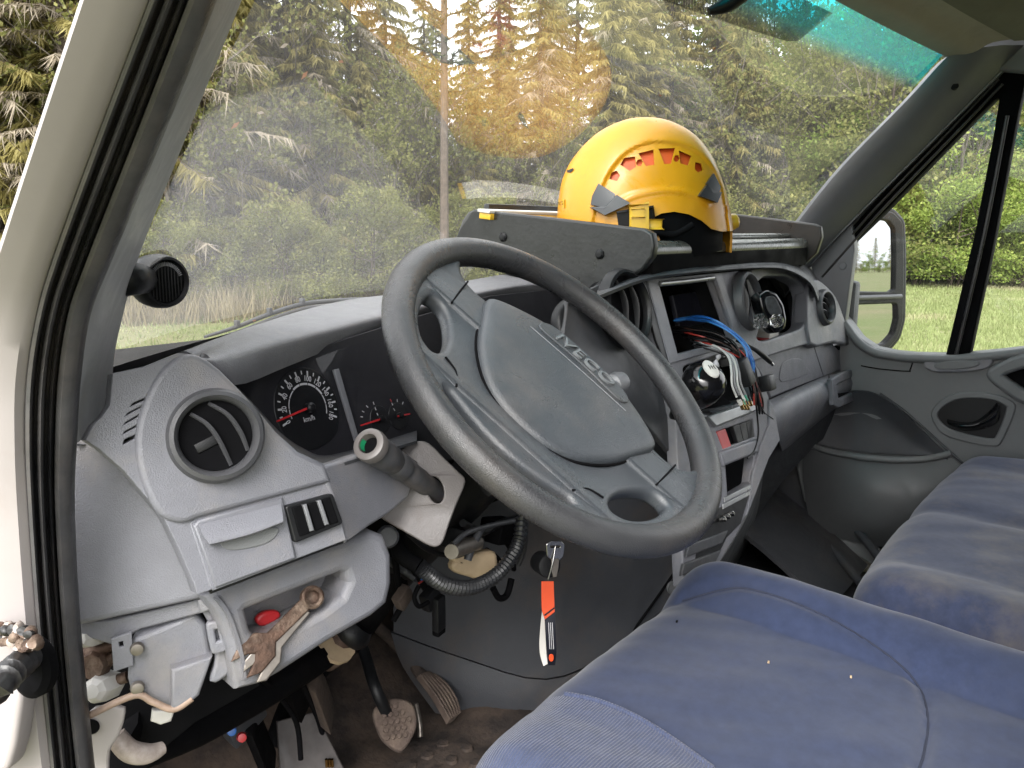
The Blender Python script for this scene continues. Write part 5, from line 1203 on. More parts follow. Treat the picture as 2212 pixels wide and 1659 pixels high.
plate('heel_plate', [(600, 1560), (680, 1540), (740, 1659), (700, 1720), (610, 1700)], Plane(PY(670, 1620, .33), (-.4, -.7, .5)), .006, .002, mat('dusty_plate', (.06, .05, .047), .6, var=.3, vscale=30), hh)
for k in range(3): tube('brass_end', [PY(705+6*k, 1640, .30), PY(706+6*k, 1656, .30)], .0022, BRASS, hh, curved=False)
# broken bracket left of the pocket
br = thing('broken_bracket', DE.off(-.02).hit(360, 1440), 'cracked light grey bracket exposed below the dashboard corner', 'bracket')
BR = Plane(DE.off(-.015).hit(370, 1420), (-.45, -.88, .1))
plate('bracket_body', [(300, 1386), (360, 1362), (418, 1335), (436, 1356), (449, 1428), (425, 1442), (420, 1500), (402, 1518), (375, 1530), (335, 1516), (297, 1500), (287, 1464), (292, 1420)], BR, .02, .004, GREY, br, rd=.06)
plate('bracket_box', [(378, 1452), (448, 1430), (424, 1500), (400, 1520), (377, 1528)], BR.off(.012), .02, .003, GREY, br)
plate('bracket_tab', [(243, 1382), (282, 1368), (286, 1436), (248, 1449)], BR.off(.004), .004, .001, GREY, br, holes=[[(254, 1386), (268, 1382), (270, 1398), (256, 1401)]])
plate('hinge_arm', crv([(436, 1306), (456, 1312), (480, 1350), (496, 1400), (498, 1440), (478, 1462), (462, 1468), (470, 1440), (474, 1400), (462, 1350)], True, 3), BR.off(.010), .012, .003, GREY, br)
plate('hinge_clip', rnd([(450, 1350), (478, 1346), (490, 1395), (484, 1405), (462, 1410), (455, 1380)], .2), BR.off(.018), .008, .002, GREY, br, holes=[rnd([(458, 1358), (474, 1355), (482, 1388), (464, 1392)], .2)])
for q in ((296, 1401), (297, 1485)): lathe('bracket_screw', BR.off(.004).hit(*q), BR.n, [(.006, 0), (.005, .004), (0, .005)], STEEL, br, 14)
tube('bracket_edge', [BR.off(.006).hit(192, 1546), BR.off(.006).hit(290, 1502), BR.off(.008).hit(330, 1516), BR.off(.010).hit(375, 1532), BR.off(.01).hit(415, 1508)], .003, mat('tan_edge', (.38, .27, .20), .6, var=.3, vscale=60), br)
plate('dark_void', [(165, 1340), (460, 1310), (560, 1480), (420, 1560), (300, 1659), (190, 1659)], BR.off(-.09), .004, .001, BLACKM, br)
jb = thing('jamb_hardware', DE.off(-.03).hit(215, 1450), 'white bolts and rusty rods behind the door seal', 'hardware')
JP = DE.off(-.02)
for q, r in (((213, 1488), .0125), ((190, 1377), .009)): lathe('white_bolt', JP.hit(*q), (-.75, -.5, .3), [(r, -.02), (r*1.02, 0), (r*.85, .006), (r*.5, .010), (0, .011)], WHITEP, jb, 7, smooth=25)
for a, b, r in (((178, 1414), (250, 1392), .005), ((200, 1440), (248, 1420), .006), ((215, 1480), (275, 1462), .005)): tube('rusty_rod', [JP.off(-.012).hit(*a), JP.off(-.012).hit(*b)], r, RUST, jb, curved=False)
lathe('rusty_nut', JP.off(-.006).hit(200, 1438), (-.7, -.6, .2), [(.004, .004), (.011, .004), (.013, 0), (.013, -.012)], RUST, jb, 8)
plate('white_flange', crv([(185, 1552), (256, 1532), (262, 1552), (250, 1590), (230, 1625), (224, 1700), (185, 1700)], True, 3), JP.off(.002), .006, .002, PAINT, jb)
lathe('flange_hole', JP.off(.003).hit(197, 1570), JP.n, [(.007, 0), (.006, .001), (0, .001)], BLACKM, jb, 16)
plate('white_tag', [(333, 1540), (371, 1540), (366, 1556), (348, 1562), (331, 1556)], BR.off(-.03), .008, .002, WHITEP, jb)
tube('cream_pipe', [JP.off(-.03).hit(250, 1590), JP.off(-.03).hit(280, 1622), JP.off(-.04).hit(320, 1628), JP.off(-.05).hit(352, 1615)], [.009, .010, .009, .006], PAINTD, jb)
# ------------------------------------------------------------------ seats
def seat_grid(name, us, vs_, f, m, parent, n=5):
    return loft(name, [[f(u, v) for v in vs_] for u in us], m, parent, n=n, thick=0, smooth=80)
ds = thing('driver_seat', (-.36, -.38, FLOOR), 'blue fabric driver seat with ribbed side in the foreground', 'seat')
# cushion: x across, y along; height map with bolsters and a rolled front
SX0, SX1, SYF, SYB = -.640, -.075, -.022, -.62
SEAM = []
def sm(a, b, x): t = max(0, min(1, (x-a)/(b-a))); return t*t*(3-2*t)
def seat_z(x, y, x0, x1, yf, base, hl_, hr_, bw=.13, valley=None):
    z = base
    if valley is not None: z -= .010*math.exp(-((x-valley)/.035)**2)
    l = (x-x0)/bw; r = (x1-x)/bw
    # bolsters
    z += hl_*max(0, math.sin(math.pi*min(1, max(0, l*.95+.05)))) if l < 1 else 0
    z += hr_*max(0, math.sin(math.pi*min(1, max(0, r*.95+.05)))) if r < 1 else 0
    # rolled front and edges
    fd = yf-y
    if fd < .06: z -= .06*(1-math.sqrt(max(0, 1-((.06-fd)/.06)**2)))
    e = min(x-x0, x1-x)
    if e < .05: z -= .07*(1-math.sqrt(max(0, 1-((.05-e)/.05)**2)))
    z -= .05*max(0, fd-.15)
    if SEAM and x0 == SX0:
        dm_ = min((x-a[0])**2+(y-a[1])**2 for a in SEAM)
        if dm_ < .0009: z -= .0075*math.exp(-dm_/.00006)
    return z
def cushion(name, x0, x1, yf, yb, base, hl_, hr_, m, parent, nx=64, ny=60, bw=.13, skew=0, botz=.50, valley=None):
    V = []; F = []
    for i in range(nx+1):
        for j in range(ny+1):
            s = i/nx; s = .5-.5*math.cos(math.pi*s)*1.0; t = j/ny; t = t**1.5
            x = x0+(x1-x0)*s
            yfx = yf-.025*abs((x-(x0+x1)/2)/((x1-x0)/2))**3
            y = yfx+(yb-yfx)*t
            z = seat_z(x, y, x0, x1, yfx, base, hl_, hr_, bw, valley)
            z += .0025*noise.noise(Vector((x*9, y*9, 3)))+.0018*noise.noise(Vector((x*26+y*12, y*9, 5)))
            V.append((x+skew*(y-yf), y, z))
    for i in range(nx):
        for j in range(ny): a = i*(ny+1)+j; F.append((a, a+ny+1, a+ny+2, a+1))
    # skirt
    rim = [i*(ny+1) for i in range(nx, -1, -1)]
    loop = [j for j in range(ny, -1, -1)]+[i*(ny+1) for i in range(1, nx+1)]+[nx*(ny+1)+j for j in range(1, ny+1)]
    prev = loop
    for zz, ins in ((.03, -.004), (.09, .004), (base-botz, .02)):
        cur = []
        for k in loop:
            x, y, z = V[k]; cx = (x0+x1)/2; cy = (yf+yb)/2
            V.append((x+(cx-x)*ins*2, y+(cy-y)*ins*2, max(botz, z-zz) if zz < .2 else botz)); cur.append(len(V)-1)
        for a in range(len(loop)-1): F.append((prev[a], cur[a], cur[a+1], prev[a+1]))
        prev = cur
    return mesh(name, V, F, m, parent, 80)
def seat_top(x, y):
    yfx = SYF-.025*abs((x-(SX0+SX1)/2)/((SX1-SX0)/2))**3
    return seat_z(x, y, SX0, SX1, yfx, .728, .006, .038)+.0025*noise.noise(Vector((x*9, y*9, 3)))+.0018*noise.noise(Vector((x*26+y*12, y*9, 5)))
def on_seat(px, py):
    d = ray(px, py); lo, hi = .3, 2.0
    for k in range(400):
        s = .3+.004*k; p = CAM+d*s
        if SX0 < p.x < SX1 and p.y < SYF and p.z < seat_top(p.x, p.y):
            a_, b_ = s-.004, s
            for _ in range(14):
                m_ = (a_+b_)/2; p = CAM+d*m_
                if p.z < seat_top(p.x, p.y): b_ = m_
                else: a_ = m_
            return CAM+d*b_
    return PZ(px, py, .72)
# seam lines pressed into the cushion
seam1 = [(1475, 1288), (1560, 1264), (1620, 1262), (1720, 1292), (1830, 1345), (1940, 1420), (1990, 1480), (2006, 1545), (1998, 1610), (1985, 1655)]
_sp = [on_seat(*q) for q in crv(seam1, False, 10)]
SEAM += [(p.x, p.y) for p in _sp]
cu_ = cushion('seat_cushion', SX0, SX1, SYF, SYB, .728, .006, .038, FAB, ds, nx=170, ny=150, botz=.52)
tube('cushion_seam', [p+Vector((0, 0, -.0068)) for p in _sp], .0013, mat('seam_thread', (.02, .025, .05), .9), cu_, res=2, curved=False)
# ribbed side panel sewn to the front left corner
r_out = [(1082, 1655), (1068, 1600), (1076, 1570), (1110, 1535), (1160, 1512), (1220, 1500), (1290, 1515), (1370, 1548), (1440, 1590), (1490, 1625), (1530, 1659)]
def lift(px, py, h=.0025): p = on_seat(px, py); return p+Vector((-.3, -.2, .9)).normalized()*h
ra_ = [(1068, 1596), (1078, 1572), (1110, 1537), (1160, 1513), (1220, 1501), (1290, 1515), (1370, 1548), (1450, 1597), (1540, 1662)]
def to_px(p): q = Vector(p)-CAM; z = q.dot(c_f); return PW/2+FPX*q.dot(c_r)/z, PH/2-FPX*q.dot(c_u)/z
poly_r = ra_+[(1700, 1800), (1000, 2200), (900, 1700), (1000, 1600)]
def in_poly(poly, a, b):
    c = False; j = len(poly)-1
    for i in range(len(poly)):
        if (poly[i][1] > b) != (poly[j][1] > b) and a < (poly[j][0]-poly[i][0])*(b-poly[i][1])/(poly[j][1]-poly[i][1])+poly[i][0]: c = not c
        j = i
    return c
cu_.data.materials.append(FABR)
for f in cu_.data.polygons:
    if in_poly(poly_r, *to_px(f.center)): f.material_index = 1
tube('panel_piping', [lift(*q, .0012) for q in ra_[4:]], .0030, FABR, cu_, res=3)
# backrest, largely behind the picture edge
def backrest(parent, x0, x1, y, m):
    rows = []
    for t in range(6):
        z = .70+.14*t; yy = y-.03*t
        rows.append([Vector((x, yy+.045*(abs((x-(x0+x1)/2)/((x1-x0)/2))**3), z)) for x in [x0+(x1-x0)*k/6 for k in range(7)]])
    return loft('backrest', rows, m, parent, n=4, thick=.10, dirv=(0, 1, 0))
backrest(ds, SX0+.02, SX1-.02, -.66, FAB)
box('seat_base', ((SX0+SX1)/2, -.36, .455), ((1, 0, 0), (0, 1, 0), (0, 0, 1)), (.22, .22, .055), BLACKM, ds, .01)
# crumbs lying on the cushion
for k, q in enumerate(((1462, 1344), (1660, 1432), (1838, 1464))):
    p = on_seat(*q); c_ = box('seat_crumb', p+Vector((0, 0, .0012)), ((1, .3, 0), (-.3, 1, 0), (0, 0, 1)), (.0022, .0012, .0009), (BLACKM, CREAM, CREAM)[k], cu_, .0005)
ps = thing('passenger_seat', (.34, -.5, FLOOR), 'dusty blue double passenger seat beyond the driver seat', 'seat')
PX0, PX1, PYF = -.055, .80, -.215
cushion('seat_cushion', PX0, PX1, PYF, -.72, .752, .008, .008, FABD, ps, nx=90, ny=60, bw=.12, botz=.52, valley=.36)
backrest(ps, PX0+.02, .36, -.76, FAB); backrest(ps, .38, PX1-.02, -.76, FAB)
box('seat_base', ((PX0+PX1)/2, -.48, .455), ((1, 0, 0), (0, 1, 0), (0, 0, 1)), (.40, .21, .055), BLACKM, ps, .01)
# ------------------------------------------------------------------ passenger door and mirror
door = thing('passenger_door', (.9, -.3, .35), 'grey passenger door with window, black divider bar and map pocket', 'door')
DX = Plane((.855, -.2, .8), (-1, 0, 0))
sill = [(1756, 605), (1772, 640), (1800, 668), (1823, 694), (1853, 734), (1887, 757), (1930, 766), (1972, 770), (2060, 772), (2150, 764), (2260, 752)]
plate('door_panel', sill+[(2270, 900), (2260, 1150), (2130, 1240), (1960, 1260), (1840, 1190), (1740, 1080), (1700, 900)], DX, .05, .006, DOORG, door)
# mirror corner cover
plate('mirror_corner', [(1752, 560), (1795, 520), (1838, 486), (1842, 540), (1822, 692), (1800, 672), (1768, 630)], DX.off(.008), .03, .004, TRIM, door)
lathe('corner_cap', DX.off(.009).hit(1820, 574), (-1, 0, 0), [(.009, 0), (.008, .0015), (0, .0018)], TRIM, door, 20)
# black window frame and divider bar
fo = [(2240, 60), (2160, 150), (2032, 285), (1905, 425), (1850, 484), (1862, 492), (1918, 446), (1990, 372), (2056, 304), (2120, 240), (2150, 210), (2158, 208), (2162, 214), (2160, 240), (2240, 240)]
plate('window_frame', [(2290, -30), (2100, 160), (1975, 290), (1832, 440), (1725, 560), (1800, 590), (1842, 520), (1918, 446), (2056, 304), (2146, 212), (2157, 206), (2162, 214), (2150, 290), (2110, 500), (2046, 768), (2090, 771), (2140, 540), (2195, 250), (2212, 170), (2300, 110)], DX.off(-.004), .04, .003, BLACKM, door)
tube('divider_bead', [DX.off(.004).hit(2176, 250), DX.off(.004).hit(2128, 500), DX.off(.004).hit(2066, 765)], .004, RUBBER, door)
for k in range(3): tube('window_seal', [DX.off(.003+.002*k).hit(1760+8*k, 592+10*k-14), DX.off(.003+.002*k).hit(1842+8*k, 500+10*k-14), DX.off(.003+.002*k).hit(1900+8*k, 436+10*k-14), DX.off(.003+.002*k).hit(2040+8*k, 290+10*k-14), DX.off(.003+.002*k).hit(2150+8*k, 175+10*k-14)], .003, RUBBER, door)
plate('roof_rail', [(2040, 116), (2150, 92), (2300, 40), (2320, 150), (2215, 150), (2120, 142)], DX.off(.03), .03, .006, TRIM, van)
WG = glassmat('door_glass', (.95, .975, .96), .012, False, .35)
pane('window_pane', [(1780, 560), (2170, 180), (2280, 120), (2290, 780), (2000, 785), (1850, 760), (1800, 690)], DX.off(-.022), WG, door)
textmesh('pane_mark', 'TEMPERED', .010, Matrix.Translation(DX.off(-.018).hit(2066, 738)) @ Matrix((Vector((0, -1, 0)), Vector((0, 0, 1)), Vector((-1, 0, 0)))).transposed().to_4x4(), .0002, BLACK, door, sx=.5)
# sill capping and little tray in it
tube('sill_edge', [DX.off(.006).hit(*q)+Vector((0, 0, -.004)) for q in sill[3:]], .010, DOORG, door)
plate('sill_insert', crv([(1998, 788), (2015, 780), (2050, 777), (2110, 775), (2140, 780), (2130, 793), (2090, 800), (2020, 801)]), DX.off(.014), .02, .003, GREY, door)
plate('insert_lid', crv([(2020, 787), (2050, 782), (2105, 781), (2112, 788), (2080, 795), (2030, 796)]), DX.off(.017), .004, .0015, DOORG, door)
tube('panel_line', [DX.off(.0015).hit(1860, 790), DX.off(.0015).hit(1900, 797), DX.off(.0015).hit(1960, 802), DX.off(.0015).hit(1966, 798), DX.off(.0015).hit(1975, 772)], .0014, BLACKM, door)
# inner handle in its dark dish
dish = crv([(2014, 896), (2036, 866), (2076, 851), (2140, 853), (2184, 870), (2188, 890), (2162, 950), (2144, 962), (2084, 952), (2036, 934)])
hd = plate('handle_dish', dish, DX.off(.006), .01, .003, DOORG, door, holes=[crv([(2022, 896), (2042, 872), (2078, 859), (2138, 860), (2172, 874), (2176, 888), (2156, 940), (2140, 950), (2086, 940), (2042, 924)])])
plate('dish_inside', crv([(2016, 896), (2038, 868), (2076, 854), (2140, 856), (2178, 872), (2182, 890), (2158, 944), (2142, 956), (2084, 946), (2038, 928)]), DX.off(.0025), .004, .001, BLACK, door)
hl2 = loft('door_handle', [[DX.off(.006).hit(*p) for p in [(2046, 905), (2080, 912), (2110, 908), (2140, 885), (2152, 870)]], [DX.off(.020).hit(*p) for p in [(2046, 912), (2080, 920), (2114, 916), (2148, 895), (2158, 880)]], [DX.off(.006).hit(*p) for p in [(2050, 922), (2080, 930), (2118, 928), (2152, 915), (2160, 900)]]], GLOSSB, door, thick=.004)
# armrest grip at the picture edge
plate('armrest_grip', crv([(2140, 812), (2165, 790), (2215, 772), (2290, 768), (2290, 880), (2215, 866), (2180, 846)]), DX.off(.022), .03, .008, DOORG, door, holes=[crv([(2160, 812), (2185, 797), (2230, 786), (2280, 786), (2280, 862), (2225, 856), (2188, 836)])])
plate('grip_inside', [(2150, 812), (2190, 785), (2290, 775), (2290, 875), (2215, 862)], DX.off(.004), .004, .001, BLACKM, door)
# sculpted lower skin: dark hollow, bright pocket lip, bulging pocket
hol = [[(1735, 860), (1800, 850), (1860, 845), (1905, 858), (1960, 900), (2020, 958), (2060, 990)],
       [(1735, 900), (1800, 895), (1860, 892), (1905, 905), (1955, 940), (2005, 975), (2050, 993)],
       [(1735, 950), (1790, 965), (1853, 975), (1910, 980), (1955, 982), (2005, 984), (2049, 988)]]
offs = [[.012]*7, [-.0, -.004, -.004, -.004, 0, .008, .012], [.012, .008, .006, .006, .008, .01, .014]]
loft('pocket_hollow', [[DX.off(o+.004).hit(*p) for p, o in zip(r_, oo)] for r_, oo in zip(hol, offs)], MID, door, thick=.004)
plip = [(1735, 955), (1790, 974), (1853, 986), (1910, 992), (1955, 993), (2005, 990), (2052, 980)]
bul = [[(1735, 962), (1790, 982), (1853, 994), (1910, 1000), (1955, 1001), (2005, 998), (2058, 988)],
       [(1735, 1020), (1795, 1040), (1860, 1055), (1915, 1062), (1965, 1062), (2030, 1050), (2090, 1025)],
       [(1740, 1080), (1800, 1105), (1865, 1125), (1920, 1132), (1975, 1125), (2045, 1095), (2110, 1050)],
       [(1750, 1130), (1815, 1160), (1880, 1178), (1935, 1180), (1990, 1165), (2060, 1125), (2125, 1070)]]
bo = [.045, .075, .07, .02]
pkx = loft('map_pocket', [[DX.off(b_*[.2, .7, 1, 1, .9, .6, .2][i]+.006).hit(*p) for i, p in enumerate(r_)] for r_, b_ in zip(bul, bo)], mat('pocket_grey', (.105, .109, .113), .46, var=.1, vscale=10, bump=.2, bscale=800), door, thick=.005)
tube('pocket_lip', [DX.off(.050*[.2, .7, 1, 1, .9, .6, .2][i]+.006).hit(*p) for i, p in enumerate(plip)], .0075, DOORG, door)
tube('panel_crease', [DX.off(.002).hit(*p) for p in [(1901, 850), (1960, 893), (2040, 965), (2120, 1036)]], .003, MID, door)
loft('wheel_arch_box', [[Vector((x, y, z)) for x in (.55, .7, .85)] for y, z in ((-.05, .42), (.1, .52), (.3, .62), (.5, .66))], MID, van, thick=.01)
plate('kick_panel', [(1880, 1130), (1960, 1180), (1980, 1210), (1940, 1225), (1895, 1180)], DX.off(-.0), .01, .003, GREY, door)
tube('floor_rod', [PZ(1740, 1140, FLOOR+.08), PZ(1800, 1190, FLOOR+.06), PZ(1860, 1260, FLOOR+.04)], .010, MID, van)
tube('floor_rod', [PZ(1840, 1130, FLOOR+.12), PZ(1880, 1180, FLOOR+.10), PZ(1925, 1240, FLOOR+.08)], .010, MID, van)

# outside mirror with two glasses
mir = thing('wing_mirror', (1.02, .03, 1.0), 'tall black door mirror with two glasses outside the passenger window', 'mirror')
MP = Plane((1.10, .035, 1.12), (-.44, -.895, .03))
mo = rnd([(1826, 640), (1838, 520), (1858, 474), (1892, 457), (1930, 461), (1949, 482), (1952, 560), (1950, 690), (1940, 728), (1915, 756), (1880, 760), (1840, 742)], .25)
up = rnd([(1836, 632), (1844, 535), (1862, 488), (1892, 470), (1922, 474), (1935, 492), (1937, 560), (1935, 626), (1924, 634)], .25)
lo2 = rnd([(1832, 656), (1940, 652), (1942, 690), (1934, 722), (1912, 746), (1880, 750), (1846, 734)], .25)
MIRM = mat('mirror_glass', (.82, .84, .85), .015, metal=1, var=.0)
plate('mirror_frame', mo, MP, .03, .004, BLACK, mir, holes=[up, lo2])
plate('mirror_back', rnd([(1820, 640), (1834, 520), (1856, 470), (1892, 453), (1932, 457), (1953, 480), (1956, 560), (1954, 690), (1943, 730), (1917, 760), (1880, 764), (1836, 746)], .25), MP.off(-.022), .07, .01, BLACK, mir)
plate('main_glass', up, MP.off(-.008), .003, .0004, MIRM, mir)
m2 = Plane(MP.off(-.008).hit(1890, 700), (-.42, -.905, .015))
lg = plate('wide_glass', lo2, m2, .003, .0004, MIRM, mir)
tube('mirror_rail', [MP.off(.006).hit(1828, 644), MP.off(.006).hit(1890, 642), MP.off(.006).hit(1946, 640)], .006, TRIM, mir)
tube('mirror_arm', [MP.off(-.05).hit(1870, 560), Vector((1.06, .11, 1.08)), Vector((.93, .14, 1.05))], .014, BLACK, mir)
tube('mirror_arm', [MP.off(-.05).hit(1870, 690), Vector((1.06, .11, .99)), Vector((.93, .14, .98))], .014, BLACK, mir)
plate('door_outer_skin', [(1700, 600), (1770, 650), (1830, 720), (1853, 740), (1887, 762), (1972, 776), (2060, 778), (2290, 770), (2290, 1300), (1700, 1300)], DX.off(-.055), .03, .004, PAINT, door)
# ------------------------------------------------------------------ ground, grass, trees
def gheight(x, y): return GROUND+.10*noise.noise(Vector((x*.06, y*.06, 0)))+.03*noise.noise(Vector((x*.4, y*.4, 2)))
gm = bpy.data.materials.new('meadow_ground'); gm.use_nodes = True; t = gm.node_tree; L = t.links.new; b = t.nodes['Principled BSDF']; b.inputs['Roughness'].default_value = .95; b.inputs['Specular IOR Level'].default_value = .1
tc = t.nodes.new('ShaderNodeTexCoord'); n1 = t.nodes.new('ShaderNodeTexNoise'); n1.inputs['Scale'].default_value = .35; n1.inputs['Detail'].default_value = 10; n1.inputs['Roughness'].default_value = .7
n2 = t.nodes.new('ShaderNodeTexNoise'); n2.inputs['Scale'].default_value = 14; n2.inputs['Detail'].default_value = 5
L(tc.outputs['Object'], n1.inputs['Vector']); L(tc.outputs['Object'], n2.inputs['Vector'])
r1 = t.nodes.new('ShaderNodeValToRGB'); r1.color_ramp.elements[0].position = .40; r1.color_ramp.elements[0].color = (.18, .215, .085, 1); r1.color_ramp.elements[1].position = .66; r1.color_ramp.elements[1].color = (.27, .24, .14, 1)
L(n1.outputs['Fac'], r1.inputs[0])
mx = t.nodes.new('ShaderNodeMix'); mx.data_type = 'RGBA'; mx.blend_type = 'MULTIPLY'; mx.inputs[0].default_value = .6; L(r1.outputs[0], mx.inputs[6]); L(n2.outputs['Fac'], mx.inputs[7]); L(mx.outputs[2], b.inputs['Base Color'])
V = []; F = []
rings = [0]+[.6*1.17**k for k in range(52)]; NAZ = 72
for r_ in rings:
    for k in range(NAZ):
        a = 2*math.pi*k/NAZ; x, y = CAM.x+r_*math.cos(a), CAM.y+r_*math.sin(a); V.append((x, y, gheight(x, y) if r_ < 150 else GROUND))
for i in range(len(rings)-1):
    for k in range(NAZ): F.append((i*NAZ+k, i*NAZ+(k+1) % NAZ, (i+1)*NAZ+(k+1) % NAZ, (i+1)*NAZ+k))
g = mesh('ground', V, F, gm, None, 80); tag(g, 'rough green meadow around the van', 'ground', kind='structure')
def yawdir(px): a = YAW+math.atan((px-PW/2)/FPX); return Vector((math.sin(a), math.cos(a), 0))
def spot(px, D): d = yawdir(px); k = D; p = Vector((CAM.x, CAM.y, 0))+d*k; p.z = gheight(p.x, p.y); return p
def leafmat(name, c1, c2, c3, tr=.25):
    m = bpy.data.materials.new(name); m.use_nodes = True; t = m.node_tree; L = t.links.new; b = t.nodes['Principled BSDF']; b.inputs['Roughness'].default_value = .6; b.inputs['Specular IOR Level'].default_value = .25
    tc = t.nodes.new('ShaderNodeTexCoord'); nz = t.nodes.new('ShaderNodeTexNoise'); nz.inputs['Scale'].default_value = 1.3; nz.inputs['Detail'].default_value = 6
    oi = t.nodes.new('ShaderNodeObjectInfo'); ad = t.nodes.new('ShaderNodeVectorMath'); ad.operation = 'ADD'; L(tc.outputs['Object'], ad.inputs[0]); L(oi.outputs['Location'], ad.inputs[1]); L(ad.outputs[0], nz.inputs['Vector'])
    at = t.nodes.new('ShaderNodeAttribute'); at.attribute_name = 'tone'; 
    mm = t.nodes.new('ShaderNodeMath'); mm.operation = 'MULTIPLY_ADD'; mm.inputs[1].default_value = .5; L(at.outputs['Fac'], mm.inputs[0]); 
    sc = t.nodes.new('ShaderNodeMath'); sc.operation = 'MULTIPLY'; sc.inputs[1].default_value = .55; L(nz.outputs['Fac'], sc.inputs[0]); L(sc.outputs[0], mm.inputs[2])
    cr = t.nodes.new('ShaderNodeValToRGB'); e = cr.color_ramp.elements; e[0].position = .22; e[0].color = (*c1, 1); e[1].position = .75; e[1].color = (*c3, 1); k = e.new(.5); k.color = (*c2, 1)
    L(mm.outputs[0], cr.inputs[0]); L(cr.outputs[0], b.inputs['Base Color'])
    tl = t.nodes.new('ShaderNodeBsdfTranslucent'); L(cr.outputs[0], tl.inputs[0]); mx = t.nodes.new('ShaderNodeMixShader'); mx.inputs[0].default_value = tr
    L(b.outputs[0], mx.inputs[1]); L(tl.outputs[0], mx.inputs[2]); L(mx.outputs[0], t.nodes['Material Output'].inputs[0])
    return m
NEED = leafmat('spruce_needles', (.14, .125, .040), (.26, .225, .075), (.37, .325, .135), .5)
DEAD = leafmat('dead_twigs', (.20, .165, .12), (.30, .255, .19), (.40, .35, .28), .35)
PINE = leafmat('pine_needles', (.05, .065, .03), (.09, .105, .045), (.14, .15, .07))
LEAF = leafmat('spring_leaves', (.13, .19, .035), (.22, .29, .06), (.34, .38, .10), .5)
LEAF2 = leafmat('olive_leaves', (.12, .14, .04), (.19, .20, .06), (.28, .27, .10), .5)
BARK = mat('spruce_bark', (.10, .075, .058), .9, var=.35, vscale=14, bump=.6, bscale=30)
BARKP = mat('pine_bark', (.13, .10, .08), .9, var=.35, vscale=9, bump=.6, bscale=30)
def fastmesh(name, V, F, m, tone=None):
    me = bpy.data.meshes.new(name); me.from_pydata(V, [], F); me.update(); me.materials.append(m)
    if tone:
        at = me.attributes.new('tone', 'FLOAT', 'POINT'); at.data.foreach_set('value', tone)
    return me
def stem(V, F, p0, p1, r0, r1, n=5):
    z = (p1-p0).normalized(); u = z.cross(Vector((.3, .9, .2))).normalized(); v = z.cross(u); k = len(V)
    for p, r_ in ((p0, r0), (p1, r1)):
        for j in range(n):
            a = 2*math.pi*j/n; V.append(tuple(p+u*(r_*math.cos(a))+v*(r_*math.sin(a))))
    for j in range(n): F.append((k+j, k+(j+1) % n, k+n+(j+1) % n, k+n+j))
